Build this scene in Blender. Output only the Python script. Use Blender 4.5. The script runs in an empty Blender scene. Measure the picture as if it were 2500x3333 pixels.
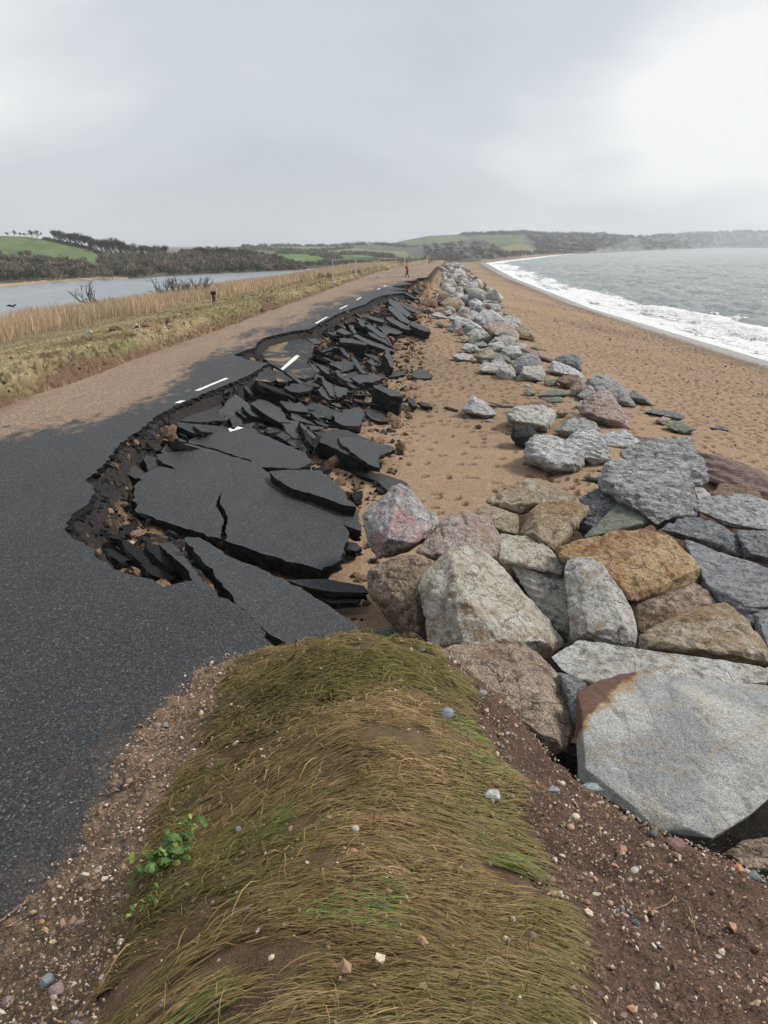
import bpy, bmesh, math, random
import numpy as np
from mathutils import Vector, Matrix
random.seed(7); rng = np.random.default_rng(7)
SC = bpy.context.scene
COL = SC.collection
# ------------------------------------------------------------------ camera, sky, sun, exposure
CAMZ = 3.4; PITCH = math.radians(19.16); FPX = 2500.0
cam_d = bpy.data.cameras.new("camera"); cam = bpy.data.objects.new("camera", cam_d); COL.objects.link(cam)
cam_d.sensor_fit = 'HORIZONTAL'; cam_d.sensor_width = 36.0; cam_d.lens = 36.0
cam_d.clip_start = 0.05; cam_d.clip_end = 20000
cam.location = (0, 0, CAMZ); cam.rotation_euler = (math.pi/2 - PITCH, 0, 0)
SC.camera = cam
SC.view_settings.view_transform = 'Standard'; SC.view_settings.look = 'None'
SC.view_settings.exposure = 0.82; SC.view_settings.gamma = 1.0
SUN_EL = math.radians(44); SUN_AZ = math.radians(72)      # azimuth clockwise from the view direction
W = bpy.data.worlds.new("World"); SC.world = W; W.use_nodes = True
nt = W.node_tree; nt.nodes.clear()
def wn(t, **k):
    n = nt.nodes.new(t)
    for a, b in k.items(): setattr(n, a, b)
    return n
wout = wn('ShaderNodeOutputWorld'); wmix = wn('ShaderNodeMixShader')
bg1 = wn('ShaderNodeBackground'); bg2 = wn('ShaderNodeBackground')
sky = wn('ShaderNodeTexSky', sky_type='NISHITA', sun_disc=False, sun_elevation=SUN_EL, sun_rotation=SUN_AZ)
nt.links.new(sky.outputs[0], bg1.inputs[0]); bg1.inputs[1].default_value = 0.10
tc = wn('ShaderNodeTexCoord'); sep = wn('ShaderNodeSeparateXYZ'); nt.links.new(tc.outputs['Generated'], sep.inputs[0])
def wmath(op, a, b=None):
    n = wn('ShaderNodeMath', operation=op)
    for i, v in enumerate((a, b)):
        if v is None: continue
        if isinstance(v, (int, float)): n.inputs[i].default_value = v
        else: nt.links.new(v, n.inputs[i])
    return n.outputs[0]
zz = wmath('MAXIMUM', sep.outputs[2], 0.0); den = wmath('ADD', zz, 0.22)
cx = wmath('DIVIDE', sep.outputs[0], den); cy = wmath('DIVIDE', sep.outputs[1], den)
comb = wn('ShaderNodeCombineXYZ'); nt.links.new(cx, comb.inputs[0]); nt.links.new(cy, comb.inputs[1]); comb.inputs[2].default_value = 6.2
n1 = wn('ShaderNodeTexNoise'); n1.inputs['Scale'].default_value = 0.62; n1.inputs['Detail'].default_value = 6.0
n1.inputs['Roughness'].default_value = 0.5; n1.inputs['Distortion'].default_value = 0.35
nt.links.new(comb.outputs[0], n1.inputs['Vector'])
# broad lightening: upper left, and a bright break on the right
def wdot(v):
    n = wn('ShaderNodeVectorMath', operation='DOT_PRODUCT'); nt.links.new(tc.outputs['Generated'], n.inputs[0])
    n.inputs[1].default_value = Vector(v).normalized(); return n.outputs['Value']
def wmap(v, a, b, c, d):
    n = wn('ShaderNodeMapRange', interpolation_type='SMOOTHSTEP'); nt.links.new(v, n.inputs[0])
    for i, q in enumerate((a, b, c, d)): n.inputs[i+1].default_value = q
    return n.outputs[0]
lift_r = wmap(wdot((0.43, 0.89, 0.15)), 0.975, 1.0, 0.0, 0.20)
lift_l = wmap(wdot((-0.44, 0.87, 0.20)), 0.93, 1.0, 0.0, 0.05)
dark_m = wmath('ADD', wmap(wdot((-0.13, 0.97, 0.19)), 0.95, 1.0, 0.0, 0.13), wmap(wdot((0.16, 0.98, 0.10)), 0.985, 1.0, 0.0, 0.05))
ncon = wmath('ADD', wmath('MULTIPLY', wmath('SUBTRACT', n1.outputs[0], 0.5), 1.35), 0.52)
dens = wmath('SUBTRACT', wmath('ADD', wmath('ADD', ncon, lift_r), lift_l), dark_m)
ramp = wn('ShaderNodeValToRGB'); nt.links.new(dens, ramp.inputs[0])
el = ramp.color_ramp.elements
el[0].position = 0.25; el[0].color = (0.51, 0.545, 0.585, 1)
el[1].position = 0.78; el[1].color = (0.88, 0.88, 0.87, 1)
e = el.new(0.50); e.color = (0.605, 0.64, 0.675, 1)
e = el.new(0.62); e.color = (0.705, 0.73, 0.755, 1)
nt.links.new(ramp.outputs[0], bg2.inputs[0]); bg2.inputs[1].default_value = 0.60
wmix.inputs[0].default_value = 0.95
nt.links.new(bg1.outputs[0], wmix.inputs[1]); nt.links.new(bg2.outputs[0], wmix.inputs[2]); nt.links.new(wmix.outputs[0], wout.inputs[0])
sd = bpy.data.lights.new("sun", 'SUN'); sd.energy = 2.0; sd.angle = math.radians(12); sd.color = (1.0, 0.965, 0.91)
so = bpy.data.objects.new("sun", sd); COL.objects.link(so)
sv = Vector((math.sin(SUN_AZ)*math.cos(SUN_EL), math.cos(SUN_AZ)*math.cos(SUN_EL), math.sin(SUN_EL)))
so.rotation_euler = sv.to_track_quat('Z', 'Y').to_euler(); so.location = (0, 0, 60)
SC.render.engine = 'CYCLES'
SC.cycles.use_denoising = True
SC.cycles.max_bounces = 6; SC.cycles.diffuse_bounces = 3; SC.cycles.glossy_bounces = 2
SC.cycles.transmission_bounces = 2; SC.cycles.volume_bounces = 1; SC.cycles.transparent_max_bounces = 4

# ------------------------------------------------------------------ photo geometry helpers
CP, SP = math.cos(PITCH), math.sin(PITCH)
FR = dict(T=(0, 0, .6636), A=(0, 700, 1.659), B=(700, 720, 2.074), C=(1500, 700, 1.659), D=(700, 950, 2.074), E=(150, 1250, 1.3825),
          M=(1300, 850, 2.074), R=(1400, 1200, 1.508), N=(1100, 1500, 1.185), L=(0, 2000, 1.276), Q=(1200, 2000, 1.276),
          V=(400, 2600, 4.1475), H=(1200, 820, 4.1475), a=(800, 1050, 4.1475), b=(1100, 950, 4.1475), c=(700, 1250, 4.1475),
          d=(1000, 1200, 4.1475), e=(900, 1400, 3.318), S=(0, 0, 1.0))
def src(fr, x, y):
    o = FR[fr]; return o[0]+x/o[2], o[1]+y/o[2]
def pts(fr, s):
    return [src(fr, *map(float, q.split(','))) for q in s.split()]
def ray(px, py):
    dv = py-1666.5; yy = FPX*CP-dv*SP; return (px-1250.0)/yy, (-FPX*SP-dv*CP)/yy     # X/Y, Z/Y
def PY(px, py, Y):
    a, b = ray(px, py); return np.array((a*Y, Y, CAMZ+b*Y))
def PZ(px, py, z):
    a, b = ray(px, py); Y = (z-CAMZ)/b; return np.array((a*Y, Y, z))

def _hash(i, j, k):
    n = (i*374761393+j*668265263+k*1274126177) & 0xffffffff
    n = ((n ^ (n >> 13))*1274126177) & 0xffffffff
    return ((n ^ (n >> 16)) & 0xffffff)/16777215.0
def vnoise(x, y, z=0.0, seed=0):
    x = np.asarray(x, float); y = np.asarray(y, float); z = np.zeros_like(x)+z+seed*17.31
    i = np.floor(x).astype(np.int64); j = np.floor(y).astype(np.int64); k = np.floor(z).astype(np.int64)
    f = x-i; g = y-j; h = z-k
    f = f*f*(3-2*f); g = g*g*(3-2*g); h = h*h*(3-2*h)
    def L(a, b, t): return a+(b-a)*t
    c = [[L(_hash(i, j+dj, k+dk), _hash(i+1, j+dj, k+dk), f) for dj in (0, 1)] for dk in (0, 1)]
    return 2*L(L(c[0][0], c[0][1], g), L(c[1][0], c[1][1], g), h)-1
def fbm(x, y, z=0.0, o=4, seed=0, gain=.5):
    x = np.asarray(x, float); s = np.zeros_like(x); a = 1.0; t = 0
    for q in range(o):
        f = 2.03**q; s += a*vnoise(x*f, np.asarray(y)*f, np.asarray(z)*f, seed+q); t += a; a *= gain
    return s/t
def sst(a, b, x):
    t = np.clip((np.asarray(x, float)-a)/(b-a), 0, 1); return t*t*(3-2*t)

# ------------------------------------------------------------------ object helpers
def link(name, me, mat=None, parent=None, loc=None):
    o = bpy.data.objects.new(name, me); COL.objects.link(o)
    if mat is not None and me is not None and len(me.materials) == 0:
        for m in (mat if isinstance(mat, (list, tuple)) else [mat]): me.materials.append(m)
    if loc is not None: o.location = loc
    if parent is not None: o.parent = parent
    return o
def tag(o, label=None, cat=None, group=None, kind=None):
    if label: o['label'] = label
    if cat: o['category'] = cat
    if group: o['group'] = group
    if kind: o['kind'] = kind
    return o
def empty(name, loc, label, cat, group=None):
    o = bpy.data.objects.new(name, None); COL.objects.link(o); o.location = loc; o.empty_display_size = .2
    return tag(o, label, cat, group)
def mesh_np(name, V, F, smooth=False, mats=None, midx=None, col=None, attrs=None):
    """V (n,3); F an (m,k) array or list of arrays of tri/quads"""
    me = bpy.data.meshes.new(name); V = np.asarray(V, np.float32)
    Fs = F if isinstance(F, list) else [F]
    me.vertices.add(len(V)); me.vertices.foreach_set('co', V.ravel())
    tot = sum(f.size for f in Fs); n = sum(len(f) for f in Fs)
    me.loops.add(tot); me.loops.foreach_set('vertex_index', np.concatenate([f.ravel() for f in Fs]).astype(np.int32))
    sizes = np.concatenate([np.full(len(f), f.shape[1], np.int32) for f in Fs])
    st = np.zeros(n, np.int32); st[1:] = np.cumsum(sizes)[:-1]
    me.polygons.add(n); me.polygons.foreach_set('loop_start', st); me.polygons.foreach_set('loop_total', sizes)
    me.polygons.foreach_set('use_smooth', np.full(n, bool(smooth)))
    if midx is not None: me.polygons.foreach_set('material_index', np.asarray(midx, np.int32))
    if mats: [me.materials.append(m) for m in mats]
    me.update(calc_edges=True)
    if col is not None:
        ca = me.color_attributes.new('gcol', 'FLOAT_COLOR', 'POINT')
        c4 = np.ones((len(V), 4), np.float32); c4[:, :3] = col; ca.data.foreach_set('color', c4.ravel())
    for k, v in (attrs or {}).items():
        at = me.attributes.new(k, 'FLOAT', 'POINT'); at.data.foreach_set('value', np.asarray(v, np.float32))
    return me
def tube_arrays(P, R, n=6):
    P = np.asarray(P, float); R = np.zeros(len(P))+R; V = []; up = np.array((.13, .27, .95))
    for i in range(len(P)):
        t = P[min(i+1, len(P)-1)]-P[max(i-1, 0)]; t /= np.linalg.norm(t)+1e-9
        u = np.cross(t, up); u /= np.linalg.norm(u)+1e-9; w = np.cross(t, u)
        for k in range(n):
            a = 2*math.pi*k/n; V.append(P[i]+R[i]*(math.cos(a)*u+math.sin(a)*w))
    F = []
    for i in range(len(P)-1):
        for k in range(n):
            F.append((i*n+k, i*n+(k+1) % n, (i+1)*n+(k+1) % n, (i+1)*n+k))
    return np.array(V), np.array(F)
class Acc:
    def __init__(s): s.V = []; s.F4 = []; s.F3 = []; s.n = 0; s.C = []
    def add(s, V, F, c=None):
        V = np.asarray(V, float); F = np.asarray(F)
        (s.F4 if F.shape[1] == 4 else s.F3).append(F+s.n); s.V.append(V); s.n += len(V)
        if c is not None: s.C.append(np.zeros((len(V), 3))+np.asarray(c))
    def tube(s, P, R, n=6, c=None): s.add(*tube_arrays(P, R, n), c)
    def box(s, c, d, rz=0.0, col=None):
        d = np.asarray(d)/2.0; V = np.array([(x, y, z) for x in (-1, 1) for y in (-1, 1) for z in (-1, 1)])*d
        ca, sa = math.cos(rz), math.sin(rz); V = np.c_[V[:, 0]*ca-V[:, 1]*sa, V[:, 0]*sa+V[:, 1]*ca, V[:, 2]]+np.asarray(c)
        s.add(V, np.array([(0, 1, 3, 2), (4, 6, 7, 5), (0, 4, 5, 1), (2, 3, 7, 6), (0, 2, 6, 4), (1, 5, 7, 3)]), col)
    def build(s, name, mat, parent=None, loc=None, smooth=False):
        F = ([np.concatenate(s.F4)] if s.F4 else [])+([np.concatenate(s.F3)] if s.F3 else [])
        me = mesh_np(name, np.concatenate(s.V), F, smooth, col=np.concatenate(s.C) if s.C else None)
        return link(name, me, mat, parent, loc)

# ------------------------------------------------------------------ materials
class NT:
    def __init__(s, name):
        s.m = bpy.data.materials.new(name); s.m.use_nodes = True; s.t = s.m.node_tree
        s.b = s.t.nodes['Principled BSDF']; s.b.inputs['Roughness'].default_value = .85
        s.b.inputs['Specular IOR Level'].default_value = .3
    def n(s, typ, **k):
        q = s.t.nodes.new(typ)
        for a, b in k.items(): setattr(q, a, b)
        return q
    def set(s, sock, v):
        if hasattr(v, 'links') or isinstance(v, bpy.types.NodeSocket): s.t.links.new(v, sock)
        elif isinstance(v, (tuple, list)) and len(v) == 3 and sock.type == 'RGBA': sock.default_value = (*v, 1)
        else: sock.default_value = v
    def coord(s, rnd=False):
        c = s.n('ShaderNodeTexCoord').outputs['Object']
        if rnd:
            oi = s.n('ShaderNodeObjectInfo'); mu = s.n('ShaderNodeVectorMath', operation='SCALE'); mu.inputs[0].default_value = (31.7, 57.1, 83.3)
            s.t.links.new(oi.outputs['Random'], mu.inputs['Scale']); ad = s.n('ShaderNodeVectorMath', operation='ADD')
            s.t.links.new(c, ad.inputs[0]); s.t.links.new(mu.outputs[0], ad.inputs[1]); c = ad.outputs[0]
        return c
    def geo(s): return s.n('ShaderNodeNewGeometry').outputs['Position']
    def mapping(s, v, scale=(1, 1, 1), rot=(0, 0, 0)):
        q = s.n('ShaderNodeMapping'); s.set(q.inputs[0], v); q.inputs['Scale'].default_value = scale; q.inputs['Rotation'].default_value = rot; return q.outputs[0]
    def noise(s, v, sc, det=4, rough=.55, dist=0.0):
        q = s.n('ShaderNodeTexNoise'); s.set(q.inputs['Vector'], v); q.inputs['Scale'].default_value = sc; q.inputs['Detail'].default_value = det
        q.inputs['Roughness'].default_value = rough; q.inputs['Distortion'].default_value = dist; return q.outputs[0]
    def vor(s, v, sc, out='Distance', feat='F1', rnd=1.0):
        q = s.n('ShaderNodeTexVoronoi', feature=feat); s.set(q.inputs['Vector'], v); q.inputs['Scale'].default_value = sc
        q.inputs['Randomness'].default_value = rnd; return q.outputs[out]
    def mr(s, v, a, b, c=0.0, d=1.0, smooth=True):
        q = s.n('ShaderNodeMapRange', interpolation_type='SMOOTHSTEP' if smooth else 'LINEAR')
        for i, x in enumerate((v, a, b, c, d)): s.set(q.inputs[i], x)
        return q.outputs[0]
    def math(s, op, a, b=0.0):
        q = s.n('ShaderNodeMath', operation=op); s.set(q.inputs[0], a); s.set(q.inputs[1], b); return q.outputs[0]
    def mix(s, f, a, b, mode='MIX'):
        q = s.n('ShaderNodeMix', data_type='RGBA', blend_type=mode); s.set(q.inputs[0], f); s.set(q.inputs[6], a); s.set(q.inputs[7], b); return q.outputs[2]
    def ramp(s, v, stops):
        q = s.n('ShaderNodeValToRGB'); s.set(q.inputs[0], v); e = q.color_ramp.elements
        while len(e) < len(stops): e.new(.5)
        for i, (p, c) in enumerate(stops): e[i].position = p; e[i].color = (*c, 1) if not isinstance(c, (int, float)) else (c, c, c, 1)
        return q.outputs[0]
    def attr(s, name, out='Color'): return s.n('ShaderNodeAttribute', attribute_name=name).outputs[out]
    def bump(s, h, strength=.5, dist=.01, nrm=None):
        q = s.n('ShaderNodeBump'); s.set(q.inputs['Height'], h); q.inputs['Strength'].default_value = strength; q.inputs['Distance'].default_value = dist
        if nrm is not None: s.t.links.new(nrm, q.inputs['Normal'])
        return q.outputs[0]
    def col(s, c): s.set(s.b.inputs['Base Color'], c); return s
    def rough(s, c): s.set(s.b.inputs['Roughness'], c); return s
    def nrm(s, c): s.set(s.b.inputs['Normal'], c); return s
def plain(name, c, rough=.8, var=.25, sc=6.0):
    m = NT(name); k = m.noise(m.coord(True), sc, 4)
    m.col(m.mix(m.mr(k, .3, .7), tuple(x*(1-var) for x in c), tuple(min(1, x*(1+var)) for x in c))).rough(rough); return m.m

def asphalt_nodes(m, co):
    v = m.vor(co, 105, 'Color'); cell = m.n('ShaderNodeSeparateColor'); m.set(cell.inputs[0], v)
    base = m.ramp(cell.outputs[0], [(0.0, (.010, .011, .0125)), (.50, (.024, .0255, .0275)), (.82, (.044, .046, .0485)), (.96, (.078, .080, .079)), (1.0, (.16, .157, .148))])
    v2 = m.vor(co, 58, 'Color'); c2 = m.n('ShaderNodeSeparateColor'); m.set(c2.inputs[0], v2); base = m.mix(1.0, base, m.ramp(c2.outputs[1], [(0, (.55,)*3), (.6, (.95,)*3), (.86, (1.25,)*3), (.94, (1.6,)*3), (1, (2.2,)*3)]), 'MULTIPLY')
    big = m.noise(co, .9, 5); base = m.mix(1.0, base, m.ramp(big, [(.3, (.90, .90, .91)), (.7, (1.09, 1.085, 1.07))]), 'MULTIPLY')
    d = m.vor(co, 58); f = m.noise(co, 220, 2)
    return base, m.math('ADD', m.math('MULTIPLY', d, -1.0), m.math('MULTIPLY', f, .4))
def mk_asphalt(name, broken=False):
    m = NT(name); co = m.coord() if not broken else m.coord(True)
    base, h = asphalt_nodes(m, co)
    if broken:
        base = m.mix(1.0, base, (.26, .25, .245), 'MULTIPLY')
        nz = m.noise(co, 14, 5, .65); base = m.mix(m.mr(nz, .66, .78, 0, .45), base, (.075, .06, .045)); h = m.math('ADD', h, m.math('MULTIPLY', nz, 3.0))
        m.col(base).rough(.9).nrm(m.bump(h, .9, .02))
    else:
        dust = m.noise(co, 2.6, 5, .6); base = m.mix(m.mr(dust, .56, .80, 0, .03), base, (.16, .125, .09))
        m.col(base).rough(.58).nrm(m.bump(h, .55, .006)); m.b.inputs['Specular IOR Level'].default_value = .38
    return m.m
M = {}
M['slab'] = mk_asphalt('asphalt_surface'); M['broken'] = mk_asphalt('asphalt_broken', True)
def mk_dark_under():
    m = NT('asphalt_underside'); co = m.coord(True); k = m.noise(co, 7, 6, .6)
    m.col(m.ramp(k, [(.3, (.020, .020, .021)), (.55, (.036, .0355, .037)), (.75, (.055, .053, .052))])).rough(.8).nrm(m.bump(k, .5, .02)); return m.m
M['under'] = mk_dark_under()
def mk_sandy():
    m = NT('asphalt_sandy'); co = m.coord(); base, h = asphalt_nodes(m, co)
    k = m.noise(m.mapping(co, (1, .8, 1), (0, 0, .6)), .75, 8, .7, .8); base = m.mix(m.mr(k, .50, .60, 0, .85), base, (.25, .175, .11))
    m.col(base).rough(.85).nrm(m.bump(h, .3, .005)); return m.m
M['sandy'] = mk_sandy()
def mk_road():
    m = NT('road_surface'); co = m.geo(); base, h = asphalt_nodes(m, co)
    d = m.n('ShaderNodeVectorMath', operation='DOT_PRODUCT'); m.set(d.inputs[0], co); d.inputs[1].default_value = (1, -.083, 0)
    s = m.math('ADD', d.outputs['Value'], 6.05); sp = m.n('ShaderNodeSeparateXYZ'); m.set(sp.inputs[0], co); yn = m.math('DIVIDE', sp.outputs[1], 100.0)
    # threshold (s below which gravel covers the asphalt), stored as (thr+8)/16 along the road
    th = m.ramp(yn, [(.06, .12), (.125, .33), (.164, .44), (.20, .435), (.30, .42), (.50, .425), (.62, .48), (.74, .55), (.88, .74), (.96, 1.0)])
    thr = m.math('SUBTRACT', m.math('MULTIPLY', th, 16.0), 8.0)
    al = m.mapping(co, (1, .22, 1), (0, 0, -.083)); k1 = m.noise(al, .75, 5, .62); k2 = m.noise(m.mapping(co, (1, .5, 1)), 4.5, 4, .6)
    nz = m.math('ADD', m.math('MULTIPLY', m.math('SUBTRACT', k1, .5), 7.0), m.math('MULTIPLY', m.math('SUBTRACT', k2, .5), 4.0))
    cov = m.mr(m.math('ADD', m.math('SUBTRACT', thr, s), nz), -.5, 1.0)
    gv = m.vor(co, 55, 'Color'); gs = m.n('ShaderNodeSeparateColor'); m.set(gs.inputs[0], gv)
    g1 = m.ramp(gs.outputs[0], [(0, (.115, .075, .052)), (.5, (.225, .155, .108)), (.85, (.32, .235, .165)), (1, (.48, .42, .34))])
    red = m.noise(al, .5, 3); g1 = m.mix(m.mr(red, .42, .68, 0, .7), g1, (.17, .108, .080))
    # dust on bare asphalt near the shoulder
    sh = m.mr(m.math('ADD', sp.outputs[0], m.math('MULTIPLY', m.math('SUBTRACT', k2, .5), 2.6)), -2.4, -1.0, 0, .55); ny = m.mr(sp.outputs[1], 4.2, 6.4, 1, 0)
    dust = m.math('MULTIPLY', sh, ny); base = m.mix(dust, base, (.13, .085, .058))
    m.col(m.mix(cov, base, g1)).rough(m.mix(cov, (.60, .60, .60), (.92, .92, .92)))
    m.nrm(m.bump(m.math('ADD', h, m.math('MULTIPLY', cov, 1.5)), .4, .007)); return m.m
M['road'] = mk_road()
def mk_ground():
    m = NT('ground_surface'); co = m.geo(); c = m.attr('gcol'); gr = m.attr('grain', 'Fac')
    v = m.vor(co, 120, 'Color'); s1 = m.n('ShaderNodeSeparateColor'); m.set(s1.inputs[0], v)
    sp = m.ramp(s1.outputs[0], [(0, (.45, .44, .43)), (.5, (.95, .95, .95)), (.86, (1.25, 1.22, 1.18)), (1, (2.1, 2.0, 1.85))])
    f2 = m.noise(co, 9, 6, .68); sp2 = m.ramp(f2, [(.3, (.62, .61, .6)), (.7, (1.36, 1.36, 1.36))])
    k = m.mix(gr, sp2, m.mix(1.0, sp, m.ramp(f2, [(.3, (.84, .84, .84)), (.7, (1.14, 1.14, 1.14))]), 'MULTIPLY'))
    col = m.mix(1.0, c, k, 'MULTIPLY'); m.col(col)
    wet = m.attr('wet', 'Fac'); m.rough(m.mr(wet, 0, 1, .95, .22)); m.set(m.b.inputs['Specular IOR Level'], m.mr(wet, 0, 1, .1, .6))
    h = m.math('ADD', m.math('MULTIPLY', m.vor(co, 120), -.6), m.math('MULTIPLY', f2, 2.0))
    m.nrm(m.bump(h, .55, .012)); return m.m
M['ground'] = mk_ground()
def mk_rock(name, base, alt, dark, vein=0.0, veincol=(.62, .62, .60), stain=0.0, staincol=(.30, .16, .06), speck=.5, strata=0.0, sc=1.0, rough=.8):
    m = NT(name); co = m.coord(True); g = m.mapping(co, (sc, sc*.8, sc*(1+strata*5.5)), (.55, .35, .4))
    k1 = m.noise(g, 2.3, 6, .62, .6); k2 = m.noise(g, 9.0, 6, .66, .3); k3 = m.noise(co, 70*sc, 3, .6); k4 = m.noise(co, 26*sc, 4, .7)
    c = m.mix(m.mr(k1, .42, .58), base, alt)
    c = m.mix(m.mr(k2, .48, .62, 0, .9), c, dark)
    if stain: c = m.mix(m.mr(m.noise(g, 1.5, 5, .6, .8), .62-.22*stain, .72-.12*stain, 0, .85), c, staincol)
    if vein:
        a = m.math('ABSOLUTE', m.math('SUBTRACT', m.noise(g, 2.6, 5, .55, 1.6), .5)); b2 = m.math('ABSOLUTE', m.math('SUBTRACT', m.noise(m.mapping(co, (1.5, .5, 1), (.9, .2, 1.1)), 4.5, 3, .5, .9), .5))
        c = m.mix(m.mr(a, .0, .022, vein, 0), c, veincol); c = m.mix(m.mr(b2, .0, .017, vein*.8, 0), c, veincol)
        c = m.mix(m.mr(k2, .40, .30, 0, vein*.55), c, veincol)
    sp = m.ramp(k3, [(.30, (1-.75*speck,)*3), (.5, (1, 1, 1)), (.70, (1+.9*speck,)*3)]); c = m.mix(1.0, c, sp, 'MULTIPLY')
    sp = m.ramp(k4, [(.30, (1-.4*speck,)*3), (.5, (1, 1, 1)), (.70, (1+.4*speck,)*3)]); c = m.mix(1.0, c, sp, 'MULTIPLY')
    wob = m.n('ShaderNodeVectorMath', operation='ADD'); wn_ = m.n('ShaderNodeTexNoise'); m.set(wn_.inputs['Vector'], co); wn_.inputs['Scale'].default_value = 2.2*sc; wn_.inputs['Detail'].default_value = 4; sc_ = m.n('ShaderNodeVectorMath', operation='SCALE'); m.set(sc_.inputs[0], wn_.outputs['Color']); sc_.inputs['Scale'].default_value = .55; m.set(wob.inputs[0], g); m.set(wob.inputs[1], sc_.outputs[0])
    ck = m.vor(wob.outputs[0], 1.7, 'Distance', 'DISTANCE_TO_EDGE'); cm = m.math('MULTIPLY', m.mr(ck, .0, .018, 1, 0), m.mr(k1, .44, .56)); c = m.mix(m.math('MULTIPLY', cm, .16), c, tuple(x*.45 for x in dark))
    m.col(c).rough(rough)
    h = m.math('ADD', m.math('MULTIPLY', k2, 2.2), m.math('MULTIPLY', cm, -.8)); h = m.math('ADD', h, m.math('ADD', m.math('MULTIPLY', k4, .8), m.math('MULTIPLY', k3, .25)))
    m.nrm(m.bump(h, 1.0, .05)); return m.m
RK = dict(
 tan=mk_rock('rock_tan', (.31, .25, .175), (.40, .345, .265), (.17, .12, .07), .30, (.52, .48, .41), .45, (.27, .17, .08), speck=.4),
 pale=mk_rock('rock_pale', (.42, .385, .32), (.52, .49, .43), (.24, .185, .12), .5, (.60, .57, .51), .32, (.30, .20, .11), speck=.38),
 pgrey=mk_rock('rock_pale_grey', (.40, .385, .35), (.50, .49, .46), (.22, .195, .16), .35, (.60, .58, .54), .2, (.28, .20, .12), speck=.45),
 grey=mk_rock('rock_grey', (.28, .28, .275), (.38, .38, .37), (.11, .11, .105), .85, (.62, .62, .60), .0, speck=.22, strata=.8),
 white=mk_rock('rock_white_veined', (.46, .46, .455), (.62, .62, .61), (.17, .17, .175), .9, (.70, .70, .68), .1, (.36, .26, .18), speck=.22, strata=.8),
 dgrey=mk_rock('rock_dark_grey', (.155, .16, .165), (.225, .23, .235), (.07, .072, .075), .65, (.42, .43, .44), .0, speck=.4, strata=.7),
 lav=mk_rock('rock_lavender_grey', (.235, .235, .25), (.29, .29, .31), (.15, .145, .155), .35, (.45, .44, .45), .0, speck=.45, strata=.8),
 green=mk_rock('rock_green_slate', (.20, .215, .17), (.245, .26, .205), (.14, .15, .12), .12, (.4, .42, .36), .0, speck=.3, strata=.9),
 orange=mk_rock('rock_orange', (.36, .225, .105), (.42, .31, .18), (.17, .085, .04), .15, (.5, .43, .32), .45, (.21, .105, .05), .75),
 pink=mk_rock('rock_pink', (.34, .25, .215), (.40, .34, .30), (.21, .16, .14), .45, (.55, .52, .49), .3, (.33, .19, .12), .5),
 red=mk_rock('rock_red_streaked', (.34, .315, .315), (.42, .41, .41), (.17, .15, .155), .6, (.60, .59, .59), .62, (.40, .19, .155), .4),
 slabpink=mk_rock('rock_pink_slab', (.30, .19, .165), (.35, .25, .225), (.20, .15, .14), .2, (.45, .38, .36), .0, speck=.4, strata=1.4),
 brown=mk_rock('rock_brown', (.29, .22, .165), (.36, .285, .22), (.12, .085, .062), .1, (.42, .36, .3), .35, (.21, .135, .085), .8),
 rust=mk_rock('rock_rusty', (.20, .13, .095), (.26, .18, .14), (.10, .07, .055), .1, (.4, .35, .3), .4, (.23, .12, .06), .5),
 maroon=mk_rock('rock_maroon', (.12, .062, .055), (.165, .10, .09), (.07, .042, .04), .0, speck=.4),
 black=mk_rock('asphalt_lump', (.026, .025, .025), (.04, .038, .037), (.014, .014, .014), .0, speck=.5),
)
RUST0 = .72
def mk_block():
    m = NT('rock_blasted_grey'); co = m.coord(); k1 = m.noise(co, 1.6, 6, .6, .5); k2 = m.noise(co, 7, 5, .6); k3 = m.noise(co, 90, 3, .7); k4 = m.noise(co, 34, 4, .7)
    c = m.mix(m.mr(k1, .38, .62), (.27, .275, .27), (.41, .405, .38)); c = m.mix(m.mr(m.noise(co, .9, 4, .55, .6), .48, .62, 0, .6), c, (.40, .355, .28)); c = m.mix(m.mr(k2, .55, .7, 0, .45), c, (.26, .255, .24))
    w = m.math('ABSOLUTE', m.math('SUBTRACT', m.noise(m.mapping(co, (.5, 1.6, 1.6), (0, .2, .25)), 1.7, 3, .4, .4), .5))
    c = m.mix(m.mr(w, 0, .030, .38, 0), c, (.28, .21, .13)); w2 = m.math('ABSOLUTE', m.math('SUBTRACT', m.noise(m.mapping(co, (1.2, 1, .7), (.7, .3, 1.0)), 1.1, 3, .45, .6), .5))
    c = m.mix(m.mr(w2, 0, .02, .6, 0), c, (.20, .20, .185))
    # rusty corner at the upper left of the block
    sp = m.n('ShaderNodeSeparateXYZ'); m.set(sp.inputs[0], co)
    st = m.math('ADD', m.math('MULTIPLY', sp.outputs[0], -1.3), m.math('ADD', m.math('MULTIPLY', sp.outputs[1], 1.4), m.math('MULTIPLY', m.math('SUBTRACT', k2, .5), .6)))
    m.rusty = st
    sp2 = m.ramp(k3, [(.3, (.5,)*3), (.5, (1,)*3), (.72, (1.5,)*3)]); c = m.mix(1.0, c, sp2, 'MULTIPLY')
    c = m.mix(m.mr(st, RUST0, RUST0+.10, 0, .9), c, m.mix(m.mr(st, RUST0+.07, RUST0+.19), (.34, .22, .10), (.11, .045, .028)))
    c = m.mix(1.0, c, m.ramp(k4, [(.3, (.8,)*3), (.5, (1,)*3), (.7, (1.2,)*3)]), 'MULTIPLY')
    m.col(c).rough(.8); m.nrm(m.bump(m.math('ADD', m.math('MULTIPLY', k4, 1.0), m.math('ADD', k3, m.math('MULTIPLY', k2, 2.0))), .6, .02)); return m.m
RK['block'] = mk_block()
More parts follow.
